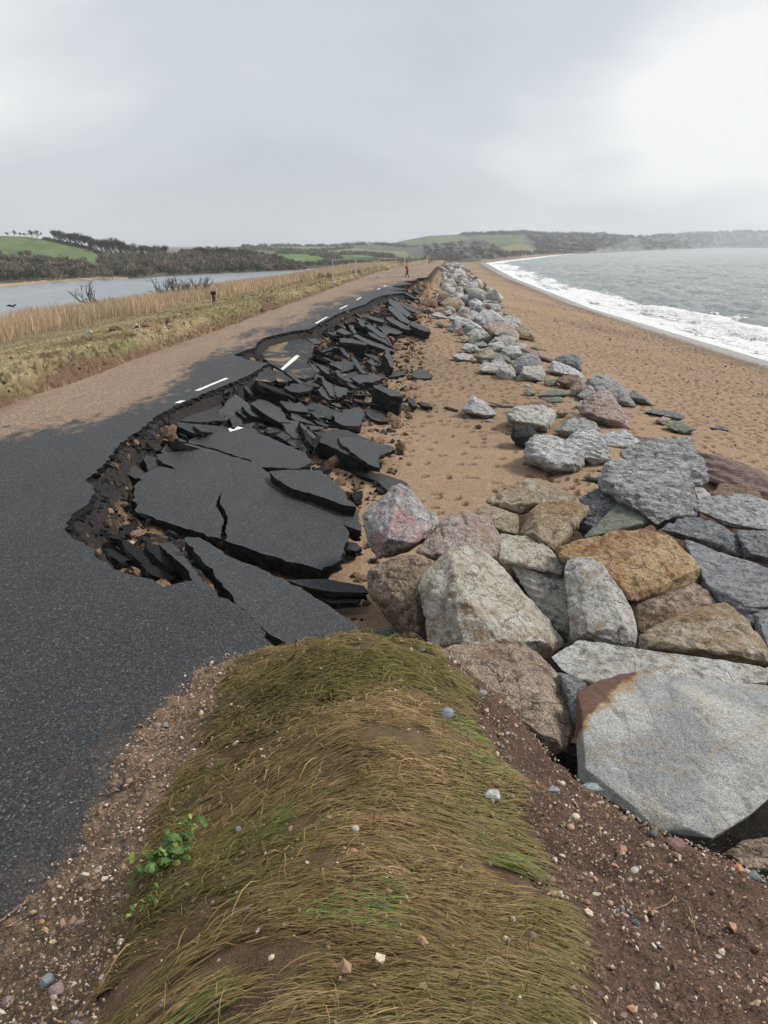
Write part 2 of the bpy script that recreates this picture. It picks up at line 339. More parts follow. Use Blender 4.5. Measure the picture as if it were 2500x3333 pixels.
def vcol_mat(name, rough=.85, spec=.2, trans=0.0):
    m = NT(name); m.col(m.attr('gcol')).rough(rough); m.b.inputs['Specular IOR Level'].default_value = spec; return m.m
M['vcol'] = vcol_mat('coloured_pieces')
M['grass'] = vcol_mat('grass_blades', .75, .25)
M['white'] = plain('white_road_paint', (.72, .71, .66), .7, .10, 25)
M['leaf'] = plain('leaf_green', (.060, .115, .022), .55, .45, 9)
M['leafy'] = plain('leaf_yellow_green', (.19, .25, .04), .55, .3, 9)
M['wood'] = plain('driftwood', (.25, .17, .11), .85, .3, 12)
M['bark'] = plain('grey_bark', (.085, .07, .055), .9, .3, 3)
M['barkfar'] = plain('tree_bark', (.06, .052, .045), .9, .3, .6)
M['steel'] = plain('galvanised_steel', (.50, .51, .50), .45, .1, 3)
M['concrete'] = plain('pale_concrete', (.45, .44, .42), .9, .2, 6)
M['skin'] = plain('skin', (.45, .27, .20), .6, .05)
M['navy'] = plain('navy_cloth', (.012, .014, .022), .9, .3, 8)
M['charcoal'] = plain('charcoal_cloth', (.02, .02, .022), .9, .3, 8)
M['redcloth'] = plain('red_cloth', (.48, .025, .03), .8, .2, 6)
M['blackcloth'] = plain('black_cloth', (.012, .012, .013), .9, .3, 8)
M['hair'] = plain('dark_hair', (.02, .015, .012), .7, .3, 20)
M['grey_hair'] = plain('grey_hair', (.18, .17, .16), .7, .3, 20)
M['orange_sign'] = plain('orange_sheet', (.75, .10, .02), .6, .1, 3)
M['housewall'] = plain('white_render', (.72, .71, .68), .9, .06, 1)
M['slate'] = plain('slate_roof', (.10, .105, .115), .8, .2, 2)
M['pane'] = plain('window_glass', (.03, .035, .04), .2, .2, 1)
M['feather'] = plain('black_feathers', (.010, .010, .011), .6, .3, 20)
# ------------------------------------------------------------------ the lie of the land
def XC(Y): return -6.05+.083*np.asarray(Y, float)
EDGE_PX = pts('E', "1000,1160 960,1080 885,1015 770,940 655,885 525,912 480,880 350,850 225,780 215,740 115,690 80,650 110,590 180,545 220,490 205,450 175,435 260,360 330,270 430,200 500,140 610,85") \
  + pts('D', "115,610 230,560 300,520 360,480 240,462 125,425 200,395 270,375 280,345 330,310 430,285 540,262 640,250 700,215 780,175 830,145 930,110 1020,80 1050,55 1120,25 1220,10") \
  + pts('H', "540,545 320,520 530,508 310,465 600,430 460,405 640,380 650,352")
EDGE = np.array([PZ(x, y, 0.0)[:2] for x, y in EDGE_PX])
EDGE = np.vstack([EDGE, [XC(90)+3.4, 90], [XC(120)+3.4, 120]])
ROADPOLY = np.vstack([[(-4.2-6.05, -3)], [(1.5, -3)], [(1.2, 2.0)], [(.25, 4.6)], [(-.6, 5.7)], EDGE, [(XC(120)-4.2, 120)]])
TOE_S = 4.6
def drop(Y): return -3.1*sst(92, 330, Y)-.35*sst(330, 700, Y)
def inpoly(X, Y, poly):
    r = np.zeros(X.shape, bool); n = len(poly)
    for i in range(n):
        x1, y1 = poly[i]; x2, y2 = poly[(i+1) % n]
        if y1 == y2: continue
        c = ((Y < y1) != (Y < y2)) & (X < (x2-x1)*(Y-y1)/(y2-y1)+x1); r ^= c
    return r
def dpoly(X, Y, line):
    d = np.full(X.shape, 1e9)
    for i in range(len(line)-1):
        a = line[i]; b = line[i+1]-a; L = b@b
        if L < 1e-9: continue
        t = np.clip(((X-a[0])*b[0]+(Y-a[1])*b[1])/L, 0, 1)
        d = np.minimum(d, np.hypot(X-a[0]-t*b[0], Y-a[1]-t*b[1]))
    return d
SHX_Y = np.array([-50, 0, 40, 52, 98, 189, 355, 610, 838, 1320, 2000, 3000, 6000.])
SHX_X = np.array([27.5, 27, 26.2, 25.9, 25.6, 30.8, 45, 125, 213, 427, 760, 1300, 3200.])
def shore(Y): return np.interp(Y, SHX_Y, SHX_X)
# foreground bank: control heights (x, y, z)
def ctl(fr, x, y, z): return PZ(*src(fr, x, y), z)
BANK = [ctl('S', 1150, 2085, .50), ctl('S', 1000, 2112, .28), ctl('S', 823, 2143, .03), ctl('S', 1300, 2105, .50), ctl('S', 1450, 2130, .43), ctl('S', 1498, 2227, .55), ctl('S', 1513, 2353, .58), ctl('S', 1576, 2470, .66),
  ctl('S', 1662, 2564, .74), ctl('S', 1702, 2752, .88), ctl('S', 1780, 2901, 1.03), ctl('S', 1850, 2987, 1.13), ctl('S', 1882, 3254, 1.32), ctl('S', 1717, 2376, .12), ctl('S', 1874, 2540, .04), ctl('S', 2109, 2690, -.08), ctl('S', 2320, 2784, -.08),
  ctl('S', 2500, 2862, -.02), ctl('S', 2500, 3333, .82), ctl('S', 2150, 3000, .62), ctl('S', 2150, 3333, 1.05), ctl('S', 1200, 3333, 1.58), ctl('S', 700, 3333, 1.42), ctl('S', 330, 3333, 1.02), ctl('S', 415, 3042, .66), ctl('S', 470, 2784, .42), ctl('S', 564, 2619, .30),
  ctl('S', 682, 2407, .18), ctl('S', 800, 2700, .72), ctl('S', 850, 2350, .40), ctl('S', 1150, 2400, .95), ctl('S', 1150, 2800, 1.30), ctl('S', 1400, 2600, .98), ctl('S', 1500, 2950, 1.26),
  (0, 0, 1.8), (0, -2, 1.9), (-1.7, -1, .9), (-2.3, 0, .2), (-2.0, 1.6, .10), (-1.9, 2.5, .04), (-1.85, 3.5, .0), (-1.85, 4.5, -.02), (-1.7, 5.4, -.03), (-2.6, 3, -.10), (-2.6, 5, -.12), (-2.6, 1, -.1), (-1.3, 6.3, -.12), (-.3, 5.95, .02), (-.35, 6.7, -.75), (.3, 5.9, -.1), (.5, 6.7, -.95), (1.2, 5.5, -.5),
  (1.6, 4.9, -.55), (2.2, 4.5, -.75), (3, 4.2, -.95), (3.2, 3.0, -.5), (3.6, 1.5, -.2), (2.2, 1.5, .45), (1.6, 0, 1.2), (4.2, 3.6, -1.15), (2.0, 6, -1.1), (3.5, 5.5, -1.2)]
BANK = np.array([tuple(b) for b in BANK])
def _tps(r): return np.where(r > 1e-9, r*r*np.log(np.maximum(r, 1e-9)), 0)
_n = len(BANK); _K = _tps(np.hypot(BANK[:, None, 0]-BANK[None, :, 0], BANK[:, None, 1]-BANK[None, :, 1]))+np.eye(_n)*.01
_Pm = np.c_[np.ones(_n), BANK[:, :2]]; _A = np.block([[_K, _Pm], [_Pm.T, np.zeros((3, 3))]]); _w = np.linalg.solve(_A, np.r_[BANK[:, 2], 0, 0, 0])
def bankz(X, Y):
    z = _w[_n]+_w[_n+1]*X+_w[_n+2]*Y
    for i in range(_n): z = z+_w[i]*_tps(np.hypot(X-BANK[i, 0], Y-BANK[i, 1]))
    return z
SOILEDGE = np.array([PZ(*q)[:2] for q in ((1690, 2320, .15), (1735, 2392, .10), (1800, 2476, .06), (1885, 2552, .02), (2115, 2702, -.08), (2325, 2800, -.08), (2520, 2885, -.02))])
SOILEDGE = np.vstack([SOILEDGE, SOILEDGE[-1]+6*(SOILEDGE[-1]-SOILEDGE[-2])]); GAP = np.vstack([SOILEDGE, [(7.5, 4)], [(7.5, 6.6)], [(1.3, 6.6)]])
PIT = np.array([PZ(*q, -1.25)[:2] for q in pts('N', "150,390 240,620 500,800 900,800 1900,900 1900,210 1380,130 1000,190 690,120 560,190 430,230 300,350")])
def bankw(X, Y): return sst(-3.0, -2.2, X)*(1-sst(4.0, 5.0, X))*(1-sst(6.3, 7.1, Y+.12*np.abs(X)))
def base_parts(X, Y):
    X = np.asarray(X, float); Y = np.asarray(Y, float); s = X-XC(Y)
    near = (Y < 125) & (np.abs(s) < 9)
    ins = np.zeros(X.shape, bool); d = np.full(X.shape, 50.0)
    if near.any():
        ins[near] = inpoly(X[near], Y[near], ROADPOLY); d[near] = dpoly(X[near], Y[near], EDGE)
    far = Y >= 120; ins |= far & (s < 3.4) & (s > -4.2)
    d = np.where(far, np.maximum(s-3.4, 0), d)
    return s, ins, d
def gz(X, Y, parts=False):
    X = np.asarray(X, float); Y = np.asarray(Y, float); s, ins, d = base_parts(X, Y)
    # seaward: broken slope, then beach
    toe = np.maximum(TOE_S+.5*vnoise(X*.3, Y*.3, 2)-s, 0); fr = d/(d+toe+1e-6)
    slope = -.10-.52*sst(0, .42, d)-.72*sst(.02, 1, fr)
    xw = shore(Y); s11 = np.minimum(10.0, xw-XC(Y)-9); t = np.clip((s-s11)/np.maximum(xw-XC(Y)-s11, 1), 0, 3)
    dr = np.maximum(drop(Y), -2.55)
    beach = -1.34-.10*sst(4, 10, s); b_end = -4.0
    zb = (beach+dr)+(b_end-beach-dr)*np.minimum(t, 1)-np.maximum(t-1, 0)*2.2
    rise = -.30+0*s+drop(Y)
    zr = np.where(s < TOE_S+.6, slope+dr, zb); bl = sst(TOE_S-.3, TOE_S+1.2, s); zr = (slope+dr)*(1-bl)+zb*bl
    # landward: verge bank, field, reeds, lake bed
    q = -s; nb = .16*fbm(X*.6, Y*.6, 5, 3)
    zl = -.30+(.31+.42)*sst(3.35+nb, 4.45+nb*1.6, q)
    fall = np.clip((q-5.2)/16.0, 0, None); zl = zl-3.05*np.minimum(fall, 1)**1.15-1.3*sst(22, 36, q)-1.0*sst(36, 60, q)
    zl = np.maximum(zl+drop(Y)*(1-.25*sst(5, 20, q)), np.minimum(zl, -3.75-.9*sst(30, 40, q)))
    if PIT is not None:
        near = (Y < 16) & (Y > 3)
        if near.any():
            a, b = X[near], Y[near]; zr = zr.copy(); zr[near] -= 1.6*inpoly(a, b, PIT)*sst(0, .7, dpoly(a, b, np.vstack([PIT, PIT[:1]])))
    z = np.where(ins, -.30+drop(Y), zr); z = np.where(q > 3.2, zl, z)
    bw = bankw(X, Y); zm = bankz(X, Y)
    z = z*(1-bw)+zm*bw
    nr = (Y < 6.7) & (X > .5) & (X < 7.5)
    if nr.any():
        a, b = X[nr], Y[nr]; z = z.copy(); z[nr] -= 1.5*inpoly(a, b, GAP)*sst(.02, .40, dpoly(a, b, SOILEDGE))*(1-sst(4.6, 6.5, b))*(1-sst(4, 7, a))
    if parts: return z, s, ins, d, bw, fr
    return z
def rayg(px, py, lift=0.0):
    """the point where the sight line through a pixel of the photo meets the ground (raised by lift)"""
    a, b = ray(px, py); Y = np.exp(np.linspace(math.log(1.2), math.log(700), 900)); z = CAMZ+b*Y
    g = gz(a*Y, Y)+lift; k = np.nonzero(z < g)[0]
    if len(k) == 0: return np.array((a*700, 700, CAMZ+b*700))
    k = k[0]
    if k == 0: return np.array((a*Y[0], Y[0], z[0]))
    f0 = z[k-1]-g[k-1]; f1 = z[k]-g[k]; t = f0/(f0-f1); y = Y[k-1]+t*(Y[k]-Y[k-1]); return np.array((a*y, y, CAMZ+b*y))
# ---- ground sheet: rows spaced with distance, finer inside the view
def wedge(r0, r1, nr, th):
    r = np.exp(np.linspace(math.log(r0), math.log(r1), nr)); R, T = np.meshgrid(r, th, indexing='ij'); return R*np.sin(T), R*np.cos(T)
def grid_faces(nr, nc):
    i = np.arange(nr-1)[:, None]*nc+np.arange(nc-1)[None, :]; return np.stack([i, i+1, i+nc+1, i+nc], -1).reshape(-1, 4)
def feet(X, Y, cell, seed, dens):
    """hollows trodden into the sand: depth field"""
    out = np.zeros_like(X); ci = np.floor(X/cell).astype(np.int64); cj = np.floor(Y/cell).astype(np.int64)
    for di in (-1, 0, 1):
        for dj in (-1, 0, 1):
            i = ci+di; j = cj+dj; k = np.full_like(i, seed)
            px = (i+.15+.7*_hash(i, j, k))*cell; py = (j+.15+.7*_hash(i, j, k+1))*cell; an = _hash(i, j, k+2)*1.6-.3; pr = _hash(i, j, k+3)
            dx = X-px; dy = Y-py; u = dx*np.cos(an)+dy*np.sin(an); v = -dx*np.sin(an)+dy*np.cos(an)
            rr = (u/.16)**2+(v/.085)**2; on = pr < dens
            out = np.maximum(out, on*(1-sst(.15, 1.0, rr)))
    return out
TH = np.radians(np.concatenate([np.linspace(-100, -37, 70)[:-1], np.linspace(-37, 37, 1000), np.linspace(37, 100, 70)[1:]]))
RA = np.concatenate([np.exp(np.linspace(math.log(.7), math.log(60), 980)), np.exp(np.linspace(math.log(60), math.log(5500), 170))[1:]])
def build_ground():
    R, T = np.meshgrid(RA, TH, indexing='ij'); X = (R*np.sin(T)).ravel(); Y = (R*np.cos(T)).ravel()
    z, s, ins, d, bw, fr = gz(X, Y, True); xw = shore(Y); dw = xw-X           # distance above the water's edge
    n0 = fbm(X*.35, Y*.35, 0, 4, 11); n1 = fbm(X*1.7, Y*1.7, 0, 4, 21); n2 = fbm(X*6, Y*6, 0, 3, 31); n3 = fbm(X*22, Y*22, 0, 2, 41)
    seaw = (~ins) & (s > -2.5); toe = sst(.55, .95, fr); bankm = np.clip(bw*1.0, 0, 1)
    fld = (s < -3.25) & (bw < .5)
    beachm = np.where(seaw & (bw < .5), np.where(s > TOE_S, 1, toe), 0); slopem = np.where(seaw & (bw < .5), 1-beachm, 0)
    # --- small relief
    z = z+beachm*(.05*n0+.012*n1)*sst(0, 3, np.abs(dw)+0*X)
    nearb = (R.ravel() < 75) & (beachm > .05)
    fp = np.zeros_like(X); band = np.clip(.78+1.1*fbm(X*.22, Y*.10, 3, 3, 77)+.25*sst(8, 14, s)*(1-sst(19, 25, s))-.25*sst(22, 26, s), .15, 1.0)
    if nearb.any():
        a = X[nearb]; b = Y[nearb]; fp[nearb] = np.maximum(feet(a+.25*vnoise(a*.8, b*.8), b, .42, 5, band[nearb]), feet(a*.9+.436*b+3.3, b*.9-.436*a+7.7, .47, 55, band[nearb]*.9))
    fpm = beachm*sst(1.5, 5, dw)*(1-sst(55, 75, R.ravel())); z = z-.075*fp*fpm
    z = z+slopem*(.07*n1+.06*n2+.03*n3+.05*np.abs(n3)*(1-sst(.3, .6, d)))*sst(0, .08, d)+np.where(fld, (.10*n1+.09*n2+.03*n3)*sst(3.3, 4.2, -s)*(1-.6*sst(20, 30, -s)), 0)
    # verge lip: tussocks, overhanging tufts
    lip = np.where(fld, (1-sst(4.4, 6.0, -s))*sst(3.6, 4.3, -s), 0); z = z+lip*.16*n2
    grassy = np.zeros_like(X)
    # bank: where turf lies (between the two traced edges)
    gl = np.array([PZ(*src('L', x, y), q)[:2] for x, y, q in ((1050, 170, .05), (950, 280, .1), (920, 370, .13), (870, 520, .18), (780, 640, .22), (720, 790, .30), (660, 880, .36), (600, 1000, .42), (530, 1330, .66), (480, 1480, .8), (410, 1650, 1.0))])
    gr = np.array([PZ(*src('Q', x, y), q)[:2] for x, y, q in ((270, 150, .46), (380, 290, .55), (400, 450, .58), (480, 600, .66), (590, 720, .74), (620, 960, .88), (700, 1150, 1.03), (765, 1260, 1.13), (770, 1600, 1.32))])
    gp = np.vstack([gl, [(-.8, .6)], [(-.6, -3)], [(.7, -3)], [(.6, .9)], gr[::-1], [(.2, 5.7)], [(-.3, 5.9)], [(-.8, 6.1)]])
    nb = bw > .02; tm = np.zeros_like(X)
    if nb.any():
        a = X[nb]+.06*n2[nb]+.04*n3[nb]; b = Y[nb]+.06*n1[nb]; ii = inpoly(a, b, gp); dd = dpoly(a, b, np.vstack([gp, gp[:1]])); tm[nb] = np.where(ii, sst(0, .10, dd), 0)
    z = z+bankm*(np.where(tm > 0, .035*n1+.02*n2, .045*n1+.05*n2+.018*n3))+tm*.035
    # --- colours
    def C(r, g, b): return np.array((r, g, b))
    col = np.zeros((len(X), 3)); grain = np.ones(len(X)); wet = np.zeros(len(X))
    sand = C(.272, .196, .137)+(n0*.5+.5)[:, None]*C(.05, .035, .02)+n2[:, None]*C(.03, .02, .012)
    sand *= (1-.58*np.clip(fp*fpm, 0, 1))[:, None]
    dk = sst(-.1, .5, fbm(X*.12, Y*.12, 5, 4, 91))*.22; sand *= (1-dk)[:, None]
    peb = (sst(.15, .4, fbm(X*3.5, Y*1.1, 1, 3, 67))*sst(12, 7, dw)*0+sst(.20, .42, fbm(X*4.5, Y*1.3, 1, 3, 67))*(1-sst(8, 14, dw))*sst(1.5, 3, dw))
    sand = sand*(1-.35*peb[:, None])+C(.05, .05, .045)*peb[:, None]*.4
    w = 1-sst(1.6+.5*n0, 4.2+.9*n0, dw); w2 = 1-sst(3.0, 7, dw+2*n0); sand = sand*(1-.28*w2)[:, None]; sand = sand*(1-w[:, None])+C(.165, .128, .098)*w[:, None]
    wet = np.maximum(wet, w*beachm*.95)
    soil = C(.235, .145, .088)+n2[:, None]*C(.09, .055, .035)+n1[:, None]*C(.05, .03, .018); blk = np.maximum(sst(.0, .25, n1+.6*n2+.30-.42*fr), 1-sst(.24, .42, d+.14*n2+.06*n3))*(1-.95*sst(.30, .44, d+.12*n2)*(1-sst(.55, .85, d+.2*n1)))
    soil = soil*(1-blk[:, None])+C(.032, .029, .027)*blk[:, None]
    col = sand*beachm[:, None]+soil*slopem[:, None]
    col[ins] = C(.20, .125, .08)
    # field
    q = -s; nf = fbm(X*.5, Y*.25, 4, 5, 51); straw = C(.30, .24, .14); green = C(.19, .175, .085); brown = C(.15, .10, .06); redb = C(.20, .115, .075)
    g = sst(-.25, .35, nf+.35*n2); f = straw*(1-g[:, None])+green*g[:, None]; k = sst(.12, .45, fbm(X*.9, Y*.45, 8, 4, 61))[:, None]; f = f*(1-k)+brown*k
    k = (sst(.25, .5, fbm(X*.25, Y*.12, 2, 4, 71))*.6)[:, None]; f = f*(1-k)+redb*k
    k = (sst(18, 24, q+2*nf)*.8)[:, None]; f = f*(1-k)+C(.165, .12, .075)*k
    vf = ((1-sst(3.9, 4.35, q+.25*n2))*sst(-.3, .3, n2+.3))[:, None]; f = f*(1-vf)+C(.13, .082, .055)*vf
    vg = (1-sst(3.35, 3.8, q+.2*n2))[:, None]; f = f*(1-vg)+C(.24, .15, .095)*vg
    col[fld] = f[fld]; grain = np.where(fld, .25, 1.0)
    # bank colours: turf, shingle shoulder on the road side, red-brown soil on the sea side
    turf = C(.105, .070, .042)+n2[:, None]*C(.04, .03, .012); mid = (sst(-.2, .3, n1))[:, None]; turf = turf*(1-mid*.4)+C(.075, .075, .028)*mid*.4
    shin = C(.165, .115, .082)+n2[:, None]*C(.07, .045, .03); soilb = C(.085, .054, .042)+n2[:, None]*C(.035, .022, .017)+n1[:, None]*C(.03, .018, .012)
    rs = sst(-.2, .25, X-(-.35))[:, None]; rest = shin*(1-rs)+soilb*rs
    dmp = sst(1.6, 3.0, X+.3*n1)*0; bcol = rest*(1-tm[:, None])+turf*tm[:, None]; bw_ = sst(.15, .6, bw)[:, None]; col = col*(1-bw_)+bcol*bw_
    grain = np.where(bw > .3, 1-.75*tm, grain)
    pit_shade = np.zeros(len(X)); nr = (Y < 17) & (Y > 2.5) & (X > -.5) & (X < 8)
    pit_shade[nr] = np.maximum(inpoly(X[nr], Y[nr], PIT)*sst(.1, .6, dpoly(X[nr], Y[nr], np.vstack([PIT, PIT[:1]]))), inpoly(X[nr], Y[nr], GAP)*sst(.0, .06, dpoly(X[nr], Y[nr], SOILEDGE)))
    col = col*(1-pit_shade)[:, None]+C(.022, .019, .017)*pit_shade[:, None]  # near-black ground colour paints in the deep shade between the near boulders
    bed = (z < -4.3); col[bed] = C(.10, .085, .06)
    V = np.c_[X, Y, z]; F = grid_faces(len(RA), len(TH)); F = F[:, ::-1]
    fc = lambda a: a[F].mean(1)
    cls = np.full(len(F), 0); fbw = fc(bw); ffld = fc(fld.astype(float)); fb = fc(beachm)
    cls[fb > .5] = 1; cls[ffld > .5] = 2; cls[fbw > .3] = 3
    for k, nm in enumerate(('collapsed_slope', 'beach', 'field', 'bank')):
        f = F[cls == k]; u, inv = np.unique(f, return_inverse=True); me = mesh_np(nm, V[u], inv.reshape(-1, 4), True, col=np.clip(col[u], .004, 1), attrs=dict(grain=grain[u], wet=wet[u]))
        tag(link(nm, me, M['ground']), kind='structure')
    return gl, gr, gp
GL, GR, GP = build_ground()

# ------------------------------------------------------------------ the road: a broken slab of asphalt
def ragged(poly, step, amp, seed, closed=True):
    """polyline with extra points along each side, shaken sideways"""
    r = np.random.default_rng(seed); P = []; n = len(poly)
    for i in range(n if closed else n-1):
        a = np.asarray(poly[i], float); b = np.asarray(poly[(i+1) % n], float); L = np.linalg.norm(b-a); k = max(1, int(L/step)); nrm = np.array((-(b-a)[1], (b-a)[0]))/(L+1e-9)
        for q in range(k): P.append(a+(b-a)*q/k+(nrm*r.normal(0, amp*min(1, (L/.7)**1.5)) if q else nrm*0))
    if not closed: P.append(np.asarray(poly[-1], float))
    return np.array(P)
def cap(P2):
    """triangles of a simple polygon (2-D)"""
    from mathutils.geometry import tessellate_polygon
    t = tessellate_polygon([[Vector((p[0], p[1], 0)) for p in P2]]); return np.array([tuple(x) for x in t])
def slab_mesh(name, P, nrm, th, mats, seed, jit=.02, rings=3, drop_in=.0):
    """P: (n,3) outline of the top face; the broken sides go down along -nrm in rough rings"""
    r = np.random.default_rng(seed); n = len(P); nrm = np.asarray(nrm, float); u = np.cross(nrm, (0, 1, 0)); u /= np.linalg.norm(u); w = np.cross(nrm, u)
    Q = np.c_[P@u, P@w]; A = .5*np.sum(Q[:, 0]*np.roll(Q[:, 1], -1)-np.roll(Q[:, 0], -1)*Q[:, 1])
    if A < 0: P = P[::-1]; Q = Q[::-1]
    tri = cap(Q); c2 = Q.mean(0); nv = np.array([0, 0.])
    t = np.roll(Q, -1, 0)-np.roll(Q, 1, 0); out = np.c_[t[:, 1], -t[:, 0]]; out /= np.linalg.norm(out, axis=1)[:, None]+1e-9
    V = [P]; 
    for k in range(1, rings+1):
        off = r.normal(0, jit, n)+jit*.4-drop_in*k/rings+(.0 if k < rings else -.3*jit); off = np.clip(off, -3*jit-drop_in, 1.4*jit)
        dz = th*(k/rings)*(1+ (r.normal(0, .10, n) if k < rings or th < .2 else r.normal(0, .06, n)))
        V.append(P+out[:, :1]*off[:, None]*u+out[:, 1:]*off[:, None]*w-nrm*dz[:, None])
    F3 = [tri if (np.cross(Q[tri[0][1]]-Q[tri[0][0]], Q[tri[0][2]]-Q[tri[0][0]]) > 0) else tri[:, ::-1]]; F4 = []
    i = np.arange(n); j = (i+1) % n
    for k in range(rings): F4.append(np.c_[i+k*n, i+(k+1)*n, j+(k+1)*n, j+k*n])
    F3.append(F3[0][:, ::-1]+rings*n); F4 = np.concatenate(F4)
    ctr = P.mean(0)
    me = mesh_np(name, np.concatenate(V)-ctr, [F4, F3[0], F3[1]], False, mats, np.r_[np.ones(len(F4)), np.zeros(len(F3[0])), np.ones(len(F3[1]))])
    if np.dot(me.polygons[len(F4)].normal, Vector(nrm)) < 0: me.flip_normals()
    return me, ctr
rp = []
near_edge = ragged(EDGE, .09, .022, 3, False)
fy = np.array([140, 180, 230, 290, 360, 430.])
right = np.r_[near_edge, np.c_[XC(fy)+3.4, fy]]; left_y = np.r_[430, 360, 290, 230, 180, 140, np.linspace(115, -3, 40)]
left = np.c_[XC(left_y)-4.25, left_y]
RP = np.vstack([[(1.5, -3)], [(1.2, 2.0)], [(.25, 4.6)], [(-.6, 5.7)], right, left])
RPz = drop(RP[:, 1]); P3 = np.c_[RP, RPz]
# far end of the road sinks gently: cut the sheet into a near flat part and a far strip
ny = [i for i in range(len(RP)) if RP[i, 1] <= 92]
P_near = np.array([RP[i] for i in ny]); P_near = np.c_[P_near, np.zeros(len(P_near))]
me, ctr = slab_mesh('road', P_near, (0, 0, 1), .24, [M['road'], M['broken']], 5, .035, 4)
road = tag(link('road', me, None, None, ctr), kind='structure')
ys = np.linspace(float(P_near[:, 1].max()), 430, 60); V = np.array([(XC(y)+x, y, float(drop(y))+.0) for y in ys for x in (-4.25, 0, 3.4)])
tag(link('road_far_stretch', mesh_np('road_far_stretch', V, grid_faces(60, 3)), M['road']), kind='structure')
def paint(poly_px, z=.004, parent=road, name='centre_line_dash'):
    P = np.array([PZ(x, y, z) for x, y in poly_px])
    A = .5*np.sum(P[:, 0]*np.roll(P[:, 1], -1)-np.roll(P[:, 0], -1)*P[:, 1]); P = P if A > 0 else P[::-1]
    R2 = ragged(P[:, :2], .12, .006, 9); V = np.c_[R2, np.full(len(R2), z)]-np.array(parent.location); link(name, mesh_np(name, V, cap(R2)), M['white'], parent)
for a, b, wd in (((640, 1272), (738, 1231), .12), ((1028, 1052.7), (1065, 1031.5), .12), ((1107, 1005.4), (1131, 993.6), .12), ((1161, 976), (1176, 967.5), .12), ((1229, 942.5), (1237, 937.5), .12), ((1249, 932.5), (1256, 928.8), .12), ((576, 1312), (596, 1304), .13)):
    p = PZ(*a, 0)[:2]; q = PZ(*b, 0)[:2]; t = (q-p)/np.linalg.norm(q-p); nn = np.array((-t[1], t[0]))*wd/2
    P = np.array([p+nn, p-nn, q-nn, q+nn])[::-1]; R2 = ragged(P if np.cross(P[1]-P[0], P[2]-P[0]) > 0 else P[::-1], .15, .006, 9)
    link('centre_line_dash', mesh_np('centre_line_dash', np.c_[R2, np.full(len(R2), .004)]-np.array(road.location), cap(R2)), M['white'], road)

def rough_vcol(name, sc, lo, hi, b):
    m = NT(name); co = m.coord(); k = m.noise(co, sc, 5, .7); v = m.vor(co, sc*1.6); m.col(m.mix(1.0, m.attr('gcol'), m.ramp(k, [(.3, (lo,)*3), (.7, (hi,)*3)]), 'MULTIPLY')).rough(.9)
    m.nrm(m.bump(m.math('ADD', k, m.math('MULTIPLY', v, -.6)), .9, b)); return m.m
M['clod'] = rough_vcol('gravel_clod', 26, .5, 1.5, .05); M['crumb'] = rough_vcol('asphalt_crumb', 40, .5, 1.5, .02)
# ------------------------------------------------------------------ sea and lake
def mk_water(name, c1, c2, sc, rough, wb):
    m = NT(name); co = m.geo(); k = m.noise(m.mapping(co, (.05, .02, 1)), 1.0, 5)
    c = m.mix(m.mr(k, .35, .65), c1, c2); f = m.attr('foam', 'Fac'); fn = m.noise(co, 2.2, 7, .72); fs = m.noise(m.mapping(co, (1, .4, 1)), .9, 5, .6)
    fo = m.mr(m.math('ADD', f, m.math('MULTIPLY', m.math('SUBTRACT', m.math('ADD', m.math('MULTIPLY', fn, .6), m.math('MULTIPLY', fs, .4)), .5), 2.6)), .50, .66)
    m.col(m.mix(fo, c, (.80, .80, .79))); m.rough(m.mr(fo, 0, 1, rough, .9)); m.b.inputs['Specular IOR Level'].default_value = .5; m.b.inputs['IOR'].default_value = 1.33
    h = m.math('ADD', m.noise(m.mapping(co, (1, .55, 1), (0, 0, -.1)), sc, 7, .66), m.math('MULTIPLY', fo, .25)); m.nrm(m.bump(h, 1.0, wb)); return m.m
M['sea'] = mk_water('sea_water', (.21, .245, .235), (.29, .30, .275), .55, .14, 1.1)
M['lake'] = mk_water('lake_water', (.19, .215, .235), (.23, .255, .27), .55, .25, .45)
